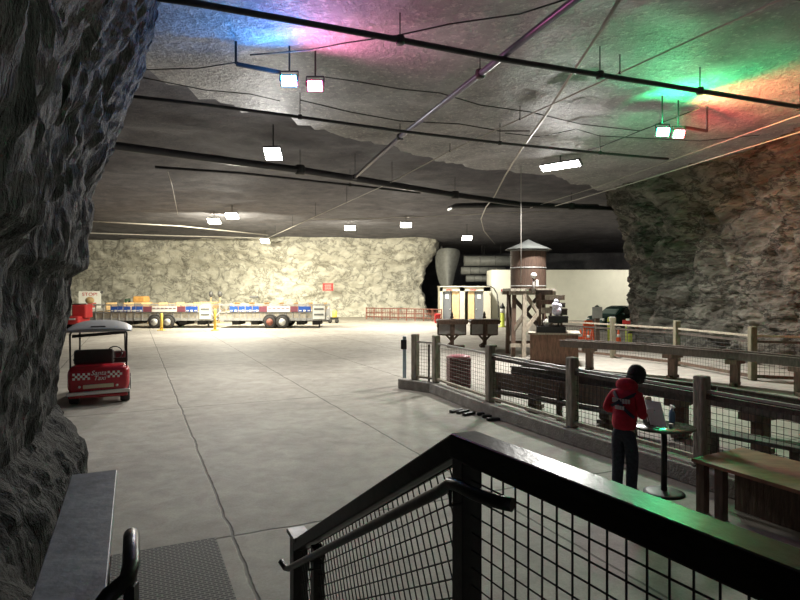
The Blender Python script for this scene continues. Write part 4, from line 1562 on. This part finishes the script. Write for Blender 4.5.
mb = MB(); mb.box((-.12, -.05, 0), (.10, .02, .2)); mb.box((.08, -.05, 0), (.14, .02, .2)); mb.build('red_marks', M['red_matt'], ex)
hs = thing('hose_arc', 'black hose arching from the washroom hut down the cream wall', 'hose', P(490, 287, 47.9))
o_ = hs.location.copy()
MB().tube([P(x, y, d) - o_ for x, y, d in ((486, 286.0, 47.9), (490, 286, 47.7), (494, 288.5, 47.7), (497, 294, 47.7), (498.3, 303, 47.7), (498.5, 317.5, 47.7))], .045, 8).build('hose', M['cable'], hs)
bl_ = thing('bollard_lamp', 'yellow green bollard with black pointed cap before the cream wall', 'bollard', FL(502.5, 327))
hh = (327 - 306) / F * bl_.location.y
MB().lathe((0, 0, 0), [(.30, 0), (.30, .04), (.15, .08), (.15, hh * .68)], 14).build('post', M['lime'], bl_)
MB().lathe((0, 0, hh * .68), [(.17, 0), (.17, .3)], 14).build('glass', M['white'], bl_)
MB().lathe((0, 0, hh * .68 + .3), [(.19, 0), (.16, .12), (.05, .3), (.02, .4)], 14).build('cap', M['black'], bl_)
# silver ducts and the grey screen over the hut
for i, (yc, r, x0_, x1_, lb) in enumerate(((261, .50, 464, 540, 'widest silver duct lying level above the washroom hut'), (270.7, .36, 461, 505, 'middle silver duct just below the widest one above the washroom hut'), (278.6, .30, 466, 505, 'lowest silver duct resting close over the washroom hut roof'))):
    a, b = P(x0_, yc, 56), P(x1_, yc, 56)
    dt = thing('silver_duct', lb, 'duct', a, 0, 'silver ducts above the hut')
    MB().tube([(0, 0, 0), (b - a)], r, 20).build('duct', M['silver_duct'], dt)
    for k in range(1, 5):
        rg_ = MB()
        rg_.tube([(b - a) * (k / 5) - Vector((.05, 0, 0)), (b - a) * (k / 5) + Vector((.05, 0, 0))], r * 1.04, 20)
        rg_.build('joint_ring', M['silver_duct'], dt)
    MB().tube([(b - a) * .5 + Vector((0, 0, 0)), (b - a) * .5 + Vector((0, .75, 0)), (b - a) * .5 + Vector((0, .75, 7.0 - a.z))], .03, 6).build('hanger_rod', M['cable'], dt)
dr = thing('duct_elbow', 'dull grey curved duct screen standing beside the dark gap of the far wall', 'duct', P(447, 287, 57))
o_ = dr.location.copy()
pts = [[P(x, y, 57 + dy) - o_ for x, y, dy in row] for row in (
    [(436, 250, .0), (435, 262, 0), (437, 276, 0), (441, 288, 0)],
    [(443, 247, -1.0), (443, 262, -1.0), (445, 276, -1.0), (446, 288, -1.0)],
    [(452, 247, -1.3), (451, 262, -1.3), (449, 276, -1.3), (449, 288, -1.3)],
    [(462, 249, -.4), (458, 262, -.4), (454, 276, -.4), (452, 288, -.4)])]
g = grid_obj('sheet', pts, M['silver_duct'])
so = g.modifiers.new('thick', 'SOLIDIFY'); so.thickness = .12
su = g.modifiers.new('sub', 'SUBSURF'); su.levels = su.render_levels = 2
g.parent = dr
MB().tube([(-.5, .3, 4.0), (-.5, .3, -2.7)], .08, 8).build('support_post', M['galv'], dr)

# red wall notice
nt = thing('wall_notice', 'red notice with pale lines on the far stone wall above the trailers', 'sign', P(328, 287, 55.0))
MB().box((0, 0, 0), (1.0, .06, .72)).build('board', M['red_matt'], nt)
mb = MB()
for z in (-.18, 0, .18):
    mb.box((0, -.04, z), (.6, .02, .035))
mb.build('print', M['white'], nt)
MB().bar((0, .05, 0), (0, .9, 0), .06, .06).build('wall_bracket', M['black'], nt)
# rust coloured barrier along the far wall
rb = thing('pipe_barrier', 'rust red pipe barrier fence at the foot of the far stone wall', 'barrier', (-2, 51.5, 0))
o_ = rb.location.copy()
A_, B_ = Vector((-3.0, 51.6, 0)), Vector((3.4, 47.6, 0))
n_ = 9
for i in range(n_ + 1):
    p = A_.lerp(B_, i / n_) - o_
    MB().bar(p, p + Vector((0, 0, 1.05)), .09, .09).build('post', M['rust'], rb)
for z in (.25, .62, 1.0):
    MB().tube([A_ - o_ + Vector((0, 0, z)), B_ - o_ + Vector((0, 0, z))], .045, 6).build('rail', M['rust'], rb)
wire_panel(A_ - o_ + Vector((0, 0, 1.0)), B_ - o_ + Vector((0, 0, 1.0)), 0, .9, .24, .016).build('wire_mesh', M['rust'], rb)
pk = thing('red_box', 'small red box on a post beyond the nearer display kiosk', 'box', FL(437.5, 327))
hh = (327 - 313) / F * pk.location.y
MB().tube([(0, 0, 0), (0, 0, hh * .3)], .06, 8).build('post', M['black'], pk)
MB().box((0, 0, hh * .62), (.42, .35, hh * .68)).build('box', M['red_matt'], pk, .06)

# ================================================================== tram trailers
def trailer(xa, xb, label, blues, wheels_at, flipped, panel, D=39.5, ybase=327.5):
    a = (xa - 400) / F * D
    b = (xb - 400) / F * D
    k = D / F
    t = thing('tram_trailer', label, 'trailer', ((a + b) / 2, D, 0), 0, 'open sided tram trailers')
    def X(x): return (x - 400) * k - t.location.x
    def Z(y): return CAM - (y - HZ) * k
    zt, zb = Z(305), Z(320.5)
    L = b - a
    W = 2.2
    fr = MB()
    fr.box((0, W / 2, zb + .08), (L, W, .18))
    for s in (0, W):
        fr.bar((-L / 2, s, zt), (L / 2, s, zt), .07, .08).bar((-L / 2, s, Z(312.3)), (L / 2, s, Z(312.3)), .06, .08)
        n = 17
        for i in range(n):
            x = -L / 2 + L * i / (n - 1)
            fr.bar((x, s, zb), (x, s, zt), .06, .06, (0, 1, 0))
    for x in (-L / 2, L / 2):
        fr.bar((x, 0, zt), (x, W, zt), .07, .08)
        fr.box((x, W / 2, (zb + zt) / 2), (.05, W, .5))
    fr.build('frame', M['galv'], t)
    lo = MB()
    lo.box((0, .03, (zb + Z(312.3)) / 2), (L, .03, Z(312.3) - zb - .1))
    lo.build('lower_panel', mat('hazed mesh panel', (.42, .38, .30), .7, 0, .35, 3, stretch=(2.2, 1, 1)), t)
    for x in range(7):
        xx = -L / 2 + L * (x + .5) / 7
        MB().box((xx, W * .55, zb + .55), (L / 9, 1.5, .10)).build('bench', M['tan'], t)
        MB().box((xx + L / 22, W * .55, zb + .95), (.06, 1.5, .5)).build('bench_back', M['tan'], t)
    for (p, q, mm) in blues:
        o = MB().box(((X(p) + X(q)) / 2, -.06, (Z(306.3) + Z(311.8)) / 2), (X(q) - X(p), .03, Z(306.3) - Z(311.8))).build('banner', M[mm], t)
        mk = MB()
        zz = (Z(306.3) + Z(311.8)) / 2
        nn = max(2, int((X(q) - X(p)) / .26))
        if mm != 'maroon_banner':
            for i in range(nn):
                x = X(p) + (X(q) - X(p)) * (i + .5) / nn
                if mm == 'blue_banner':
                    mk.box((x, -.085, zz - .11), (.16, .012, .07 + .05 * (i % 2)))
                else:
                    mk.box((x, -.085, zz + .06), (.20, .012, .05))
            mk.build('banner_marks', M['white'] if mm == 'blue_banner' else M['maroon_banner'], o)
    if panel:
        p, q = panel
        o = MB().box(((X(p) + X(q)) / 2, -.07, (Z(306) + Z(319)) / 2), (X(q) - X(p), .04, Z(306) - Z(319))).build('end_panel', M['white'], t)
        mk = MB()
        for z in (Z(309), Z(314.5)):
            mk.box(((X(p) + X(q)) / 2, -.10, z), ((X(q) - X(p)) * .8, .012, .12))
        mk.build('panel_marks', M['silver_duct'], o)
    for wx in wheels_at:
        for yy in (-.10, W + .10):
            wheel(X(wx), yy, .43, .28, 'wheel', t, 'rim' if wx != flipped else 'rust')
    # hubs turn sideways: the wheels above roll along x, so turn them
    fd = MB()
    for wx in wheels_at:
        arc = [Vector((X(wx) + .50 * math.cos(c), 0, .43 + .50 * math.sin(c))) for c in [PI * i / 12 for i in range(13)]]
        for u, v in zip(arc, arc[1:]):
            fd.bar(u + Vector((0, .02, 0)), v + Vector((0, .02, 0)), .30, .03, (v - u).cross(Vector((0, 1, 0))))
    fd.build('fender', M['grey_dark'], t)
    ch = MB()
    for x in (-.36, -.18, .25, .40):
        ch.box((L * x, W / 2, zb - .16), (.5, 1.6, .30))
    ch.bar((-L / 2, W / 2, zb - .06), (L / 2, W / 2, zb - .06), .3, .12)
    ch.build('undercarriage', M['blackish'], t)
    tg = MB().bar((-L / 2 - .0, W / 2, zb - .02), (-L / 2 - .28, W / 2, zb - .1), .1, .1)
    tg.bar((L / 2 - .6, W / 2, 0.0), (L / 2 - .6, W / 2, zb), .10, .10)
    tg.build('tongue', M['galv'], t)
    for o in kids(t):
        if o.name.split('.')[0] == 'wheel':
            c_ = o.data.vertices
            xm = sum(v.co.x for v in c_) / len(c_)
            for m_ in [o] + kids(o):
                yc_ = sum(v.co.y for v in m_.data.vertices) / len(m_.data.vertices)
                for v in m_.data.vertices:
                    dx, dy = v.co.x - xm, v.co.y - yc_
                    v.co.x, v.co.y = xm + dy, yc_ + dx
                m_.data.flip_normals()
    return t


trailer(88, 212, 'tram trailer with blue banners parked behind the red golf cart', [(111, 118, 'blue_banner'), (118.5, 123, 'blue_banner'), (124, 131, 'blue_banner'), (132, 136, 'blue_banner'), (136.5, 143, 'blue_banner'), (143.5, 152, 'maroon_banner'), (152.5, 177, 'white'), (177.5, 185.5, 'maroon_banner'), (186, 198, 'blue_banner')], (155.5, 168.5), None, (200, 211))
trailer(219.5, 326, 'tram trailer with one rusty wheel parked before the pale stone wall', [(230, 238, 'blue_banner'), (239, 245, 'blue_banner'), (246, 252, 'blue_banner'), (253, 259, 'blue_banner'), (259.5, 267, 'maroon_banner'), (267.5, 290, 'white'), (290.5, 298, 'maroon_banner'), (298.5, 311, 'blue_banner')], (270.5, 283), 270.5, (313, 325))

for x, yb, yt, lb in ((161.5, 330.5, 313, 'yellow bollard post standing before the wheels of the trailer behind the cart'), (215, 330.5, 309, 'taller yellow bollard post standing in the gap between the two trailers')):
    b_ = thing('bollard', lb, 'bollard', FL(x, yb), 0, 'yellow bollards')
    hh = (yb - yt) / F * b_.location.y
    MB().lathe((0, 0, 0), [(.09, 0), (.09, hh - .06), (.06, hh)], 12).build('post', M['yellow'], b_)
    MB().box((0, 0, .03), (.42, .42, .06)).build('base', M['yellow'], b_, .02)
    if x > 200:
        mb = MB().bar((-.38, 0, hh * .95), (.12, 0, hh * .5), .06, .06); mb.bar((.38, 0, hh * .95), (-.12, 0, hh * .5), .06, .06)
        mb.build('cross_arm', M['white'], b_)
# lamps on stands behind the trailers, machine behind the first one
for x, lb in ((211, 'dark oval loudspeaker on a stand behind the gap, the one nearer the cart'), (220, 'dark oval loudspeaker on a stand behind the gap, above the banner trailer end')):
    p = P(x, 294, 46)
    l_ = thing('loudspeaker', lb, 'loudspeaker', (p.x, p.y, 0), 0, 'oval loudspeakers')
    MB().tube([(0, 0, 0), (0, 0, p.z - .15)], .03, 8).build('stand', M['tan'], l_)
    MB().ball((0, 0, p.z), .24, 14, 10, (.75, .7, 1)).build('head', M['grey_dark'], l_)
    MB().lathe((0, 0, 0), [(.35, 0), (.3, .04), (.05, .08)], 12).build('foot', M['tan'], l_)
tb_ = thing('timber_rack', 'tan timber rack standing behind the trailers by the loudspeakers', 'rack', (P(184, 305, 45).x, 45, 0))
mb = MB()
for z in (.5, 1.0, 1.42):
    mb.box((0, 0, z), (5.4, .7, .14))
for x in (-2.6, -1.3, 0, 1.3, 2.6):
    mb.box((x, 0, .74), (.12, .7, 1.48))
mb.box((2.0, 0, 1.55), (1.3, .5, .25)); mb.box((-.6, 0, 1.5), (3.4, .5, .16))
mb.build('frame', M['tan'], tb_)
mc = thing('lift_truck', 'small orange tan lift truck with dark green mast behind the first trailer', 'truck', (P(137, 300, 46.6).x, 46.6, 0))
MB().box((.3, 0, 1.1), (1.5, 1.3, 1.1)).build('body', M['tan'], mc, .15)
MB().box((.35, 0, 1.85), (1.0, 1.0, .5)).build('cab', mat('orange tan paint', (.62, .33, .10), .5), mc, .12)
mb = MB().bar((-.75, -.3, .1), (-.75, -.3, 1.9), .12, .16); mb.bar((-.75, .3, .1), (-.75, .3, 1.9), .12, .16); mb.bar((-.75, -.3, 1.8), (-.75, .3, 1.8), .12, .16); mb.bar((-.75, -.3, .9), (-.75, .3, .9), .12, .16)
mb.build('mast', mat('dark green paint', (.05, .10, .06), .5), mc)
for x in (-.35, .85):
    for y in (-.55, .55):
        o = MB().lathe((x, y, .35), [(.2, -.12), (.35, -.1), (.35, .1), (.2, .12)], 16, Matrix.Rotation(PI / 2, 3, 'X')).build('wheel', M['tyre'], mc)
tp_ = thing('tripod_lamp', 'dark tripod lamp standing behind the trailer nearest the red notice', 'lamp stand', (P(254, 300, 46).x, 46, 0))
MB().tube([(0, 0, .5), (0, 0, 2.0)], .035, 6).build('pole', M['grey_dark'], tp_)
mb = MB()
for k in range(3):
    c = 2 * PI * k / 3
    mb.tube([(0, 0, .8), (.45 * math.cos(c), .45 * math.sin(c), 0)], .025, 6)
mb.build('tripod', M['grey_dark'], tp_)
MB().box((0, 0, 2.05), (.7, .15, .18)).build('head', M['grey_dark'], tp_, .03)

# handcart with yellow drum beside the second trailer
hc_ = thing('hand_cart', 'little dark cart with yellow drum parked at the end of the trailer', 'cart', FL(333.5, 323), .1)
MB().box((0, 0, .36), (.78, .55, .16)).build('deck', M['black'], hc_, .02)
MB().lathe((.08, 0, .44), [(.17, 0), (.19, .05), (.19, .5), (.10, .58)], 14).build('drum', M['yellow'], hc_)
mb = MB().tube([(-.3, 0, .4), (-.34, 0, 1.0)], .03, 6)
mb.lathe((-.34, -.02, 1.05), [(.14, 0), (.16, .05), (.05, .08)], 14, Matrix.Rotation(PI / 2, 3, 'X'))
mb.build('hose_reel', M['frost'], hc_)
for x in (-.27, .27):
    MB().lathe((x, -.28, .16), [(.06, -.05), (.16, -.05), (.16, .05), (.06, .05)], 14, Matrix.Rotation(PI / 2, 3, 'X')).build('wheel', M['tyre'], hc_)
    MB().lathe((x, .28, .16), [(.06, -.05), (.16, -.05), (.16, .05), (.06, .05)], 14, Matrix.Rotation(PI / 2, 3, 'X')).build('wheel', M['tyre'], hc_)

# stop board and red tractor behind the cart
sp_ = thing('stop_board', 'white stop board with red lettering by the dark stone pillar', 'sign', (P(90, 300, 46).x, 46, 0), .3)
sp_.scale = (1.22, 1.22, 1.06)
MB().box((0, 0, 1.62), (1.32, .06, 1.5)).build('board', M['white'], sp_)
mb = MB()
for x in (-.5, .5):
    mb.bar((x, .06, 0), (x, .06, 1.9), .08, .08)
mb.build('legs', M['wood_light'], sp_)
text('lettering', 'STOP!', .34, M['red_matt'], sp_, Matrix.Translation((0, -.045, 2.12)) @ Matrix.Rotation(PI / 2, 4, 'X'), .004)
mb = MB().lathe((0, -.04, 1.68), [(.26, 0), (.26, .01)], 18, Matrix.Rotation(PI / 2, 3, 'X'))
mb.build('round_spot', M['tan'], sp_)
mb = MB().box((.12, -.04, 1.32), (.5, .02, .36)); mb.box((.1, -.04, .98), (.6, .02, .05))
mb.build('red_patch', mat('coral print', (.62, .16, .14), .6), sp_)
kb = thing('wall_lamp', 'small dark round lamp just above the corner of the stop board', 'lamp', (P(99.5, 293, 46).x, 46.3, 0))
MB().tube([(0, 0, 0), (0, 0, 2.3)], .025, 6).build('pole', M['grey_dark'], kb)
MB().ball((0, 0, 2.42), .13, 12, 8).build('head', M['grey_dark'], kb)
tk = thing('red_tractor', 'red tow tractor half hidden behind the stone pillar and golf cart', 'tractor', (P(80, 318, 37).x, 37, 0), .15)
tk.scale = (1.22, 1.22, 1.0)
MB().box((.12, 0, 1.25), (.68, 1.0, .85)).build('cab', M['red_matt'], tk, .06)
MB().box((-.25, -.2, .72), (1.1, 1.6, .5)).build('chassis', M['red_matt'], tk, .08)
MB().box((-.1, -1.02, .80), (.5, .06, .10)).build('step_light', M['chrome'], tk)
MB().box((-.05, 0, 1.70), (.4, .9, .06)).build('roof_rack', M['blackish'], tk)
for x in (-.7, .25):
    for y in (-.7, .6):
        MB().lathe((x, y, .3), [(.15, -.12), (.3, -.1), (.3, .1), (.15, .12)], 16, Matrix.Rotation(PI / 2, 3, 'Y')).build('wheel', M['tyre'], tk)

# ================================================================== things by the cream wall: cones, signs, car
def cone(x, y, h, label):
    c = thing('traffic_cone', label, 'traffic cone', FL(x, y), .2, 'orange traffic cones')
    MB().box((0, 0, .02), (h * .55, h * .55, .05)).build('base', M['orange'], c, .01)
    MB().lathe((0, 0, .03), [(h * .2, 0), (h * .045, h - .05), (h * .03, h - .03)], 16).build('cone', M['orange'], c)
    MB().lathe((0, 0, h * .5), [(h * .125, 0), (h * .095, h * .18)], 16).build('band', M['white'], c)
    return c
cone(580.5, 344, .72, 'orange traffic cone standing under the orange barricade by the sluice end')
cone(588.5, 345, .70, 'orange traffic cone close beside the grey sign post')
cone(618.5, 345, .74, 'orange traffic cone beside the fence post below the dark green car')
br_ = thing('barricade', 'orange plastic barricade standing before the cream wall', 'barricade', FL(588.5, 341), .1)
u_ = br_.location.y / F
MB().box((0, 0, 15.5 * u_), (11 * u_, .12, 7.5 * u_)).build('board', M['orange'], br_, .03)
MB().box((0, 0, 19.6 * u_), (8 * u_, .10, 1.6 * u_)).build('handle', M['orange'], br_, .02)
for x in (-4, 4):
    MB().bar((x * u_, -.2, 0), (x * u_, 0, 13 * u_), .07, .09).build('leg', M['orange'], br_)
    MB().bar((x * u_, .2, 0), (x * u_, 0, 13 * u_), .07, .09).build('leg', M['orange'], br_)
gs = thing('sign_post', 'grey double sign board on a brown post before the dark green car', 'sign', FL(597, 344))
u_ = gs.location.y / F
MB().bar((0, 0, 0), (0, 0, 36 * u_), .20, .16).build('post', M['wood_brown'], gs)
MB().box((-.8 * u_, -.14, 31.5 * u_), (10 * u_, .06, 11.5 * u_)).build('board', M['grey_panel'], gs, .02)
MB().lathe((0, 0, 36 * u_), [(.1, 0), (.14, .05), (.04, .14)], 10).build('cap', M['black'], gs)
for x, y, yt, lb in ((609.5, 343, 317, 'yellow green bollard behind the fence post with the white cap'), (630, 346, 329, 'yellow green bollard touching the bedded stone pillar')):
    b_ = thing('bollard', lb, 'bollard', FL(x, y), 0, 'yellow green bollards')
    hh = (y - yt) / F * b_.location.y
    MB().lathe((0, 0, 0), [(.10, 0), (.10, hh - .1), (.06, hh)], 12).build('post', M['lime'], b_)
    MB().lathe((0, 0, hh * .75), [(.104, 0), (.104, .09)], 12).build('band', M['black'], b_)
pl_ = thing('pump_lamp', 'white topped lamp with dark arm behind the far timber fence', 'lamp', FL(612.3, 349))
u_ = pl_.location.y / F
MB().tube([(0, 0, 0), (0, 0, 27 * u_)], .06, 8).build('pole', M['wood_brown'], pl_)
MB().box((0, 0, 30 * u_), (5 * u_, .2, 4.5 * u_)).build('head', M['white'], pl_, .03)
MB().box((.5 * u_, .05, 25.5 * u_), (4.5 * u_, .16, 4.5 * u_)).build('body', M['blackish'], pl_, .03)
fg = thing('warning_flag', 'red and white flag board beside the edge of the bedded stone', 'flag', FL(626, 347))
u_ = fg.location.y / F
MB().tube([(0, 0, 0), (0, 0, 28 * u_)], .03, 8).build('pole', M['lime'], fg)
MB().box((0, -.05, 25 * u_), (7.5 * u_, .05, 4 * u_)).build('board', M['red_matt'], fg)
MB().box((1 * u_, -.08, 27.5 * u_), (3 * u_, .05, 2 * u_)).build('patch', M['white'], fg)

car = thing('car', 'dark green estate car parked at the cream wall behind the bedded stone', 'car', (14.5, 38.6, 0), 0)
# own axes: x across, -y forward
stn = [(-2.20, .62, .38, .66, .10), (-2.12, .78, .26, .78, .14), (-1.9, .86, .22, .88, .16), (-1.0, .90, .22, 1.0, .18), (-.7, .91, .22, 1.02, .18), (.9, .92, .22, 1.04, .18), (1.9, .90, .24, 1.04, .18), (2.15, .84, .30, .98, .16), (2.22, .74, .40, .80, .10)]
o = loft(stn); o.build('body', M['car_green'], car)
cabn = loft([(-.95, .74, .92, 1.02, .03), (-.35, .72, .92, 1.44, .12), (.1, .72, .92, 1.55, .14), (1.2, .70, .92, 1.54, .14), (1.95, .66, .92, 1.25, .10), (2.1, .66, .92, 1.0, .03)])
cabn.build('cabin', M['car_green'], car)
gw = MB()
gw.prism([(-.62, .0), (.62, 0), (.54, .50), (-.54, .50)], (0, -.95, 1.04), (1, 0, 0), Vector((0, .60, .44)).normalized(), Vector((0, -.44, .6)).normalized(), .05)
gw.build('windscreen', M['car_glass'], car)
for s in (-1, 1):
    g2 = MB().prism([(-.50, 1.04), (1.75, 1.04), (1.5, 1.36), (.05, 1.44), (-.10, 1.42)], (s * .748, 0, 0), (0, 1, 0), (0, 0, 1), (1, 0, 0), .06)
    g2.build('side_window', M['car_glass'], car)
    MB().box((s * .62, -2.10, .70), (.36, .14, .17)).build('headlight', M['white'], car, .04)
    MB().box((s * .98, -.55, 1.04), (.20, .12, .14)).build('mirror', M['car_green'], car, .03)
MB().box((0, -2.17, .62), (.75, .08, .22)).build('grille', M['black'], car, .02)
MB().box((0, -2.21, .42), (.46, .04, .12)).build('number_plate', M['white'], car)
for x in (-.80, .80):
    for y in (-1.38, 1.38):
        wheel(x, y, .34, .24, 'wheel', car, 'rim', .68)
car.rotation_euler = (0, 0, -1.08)
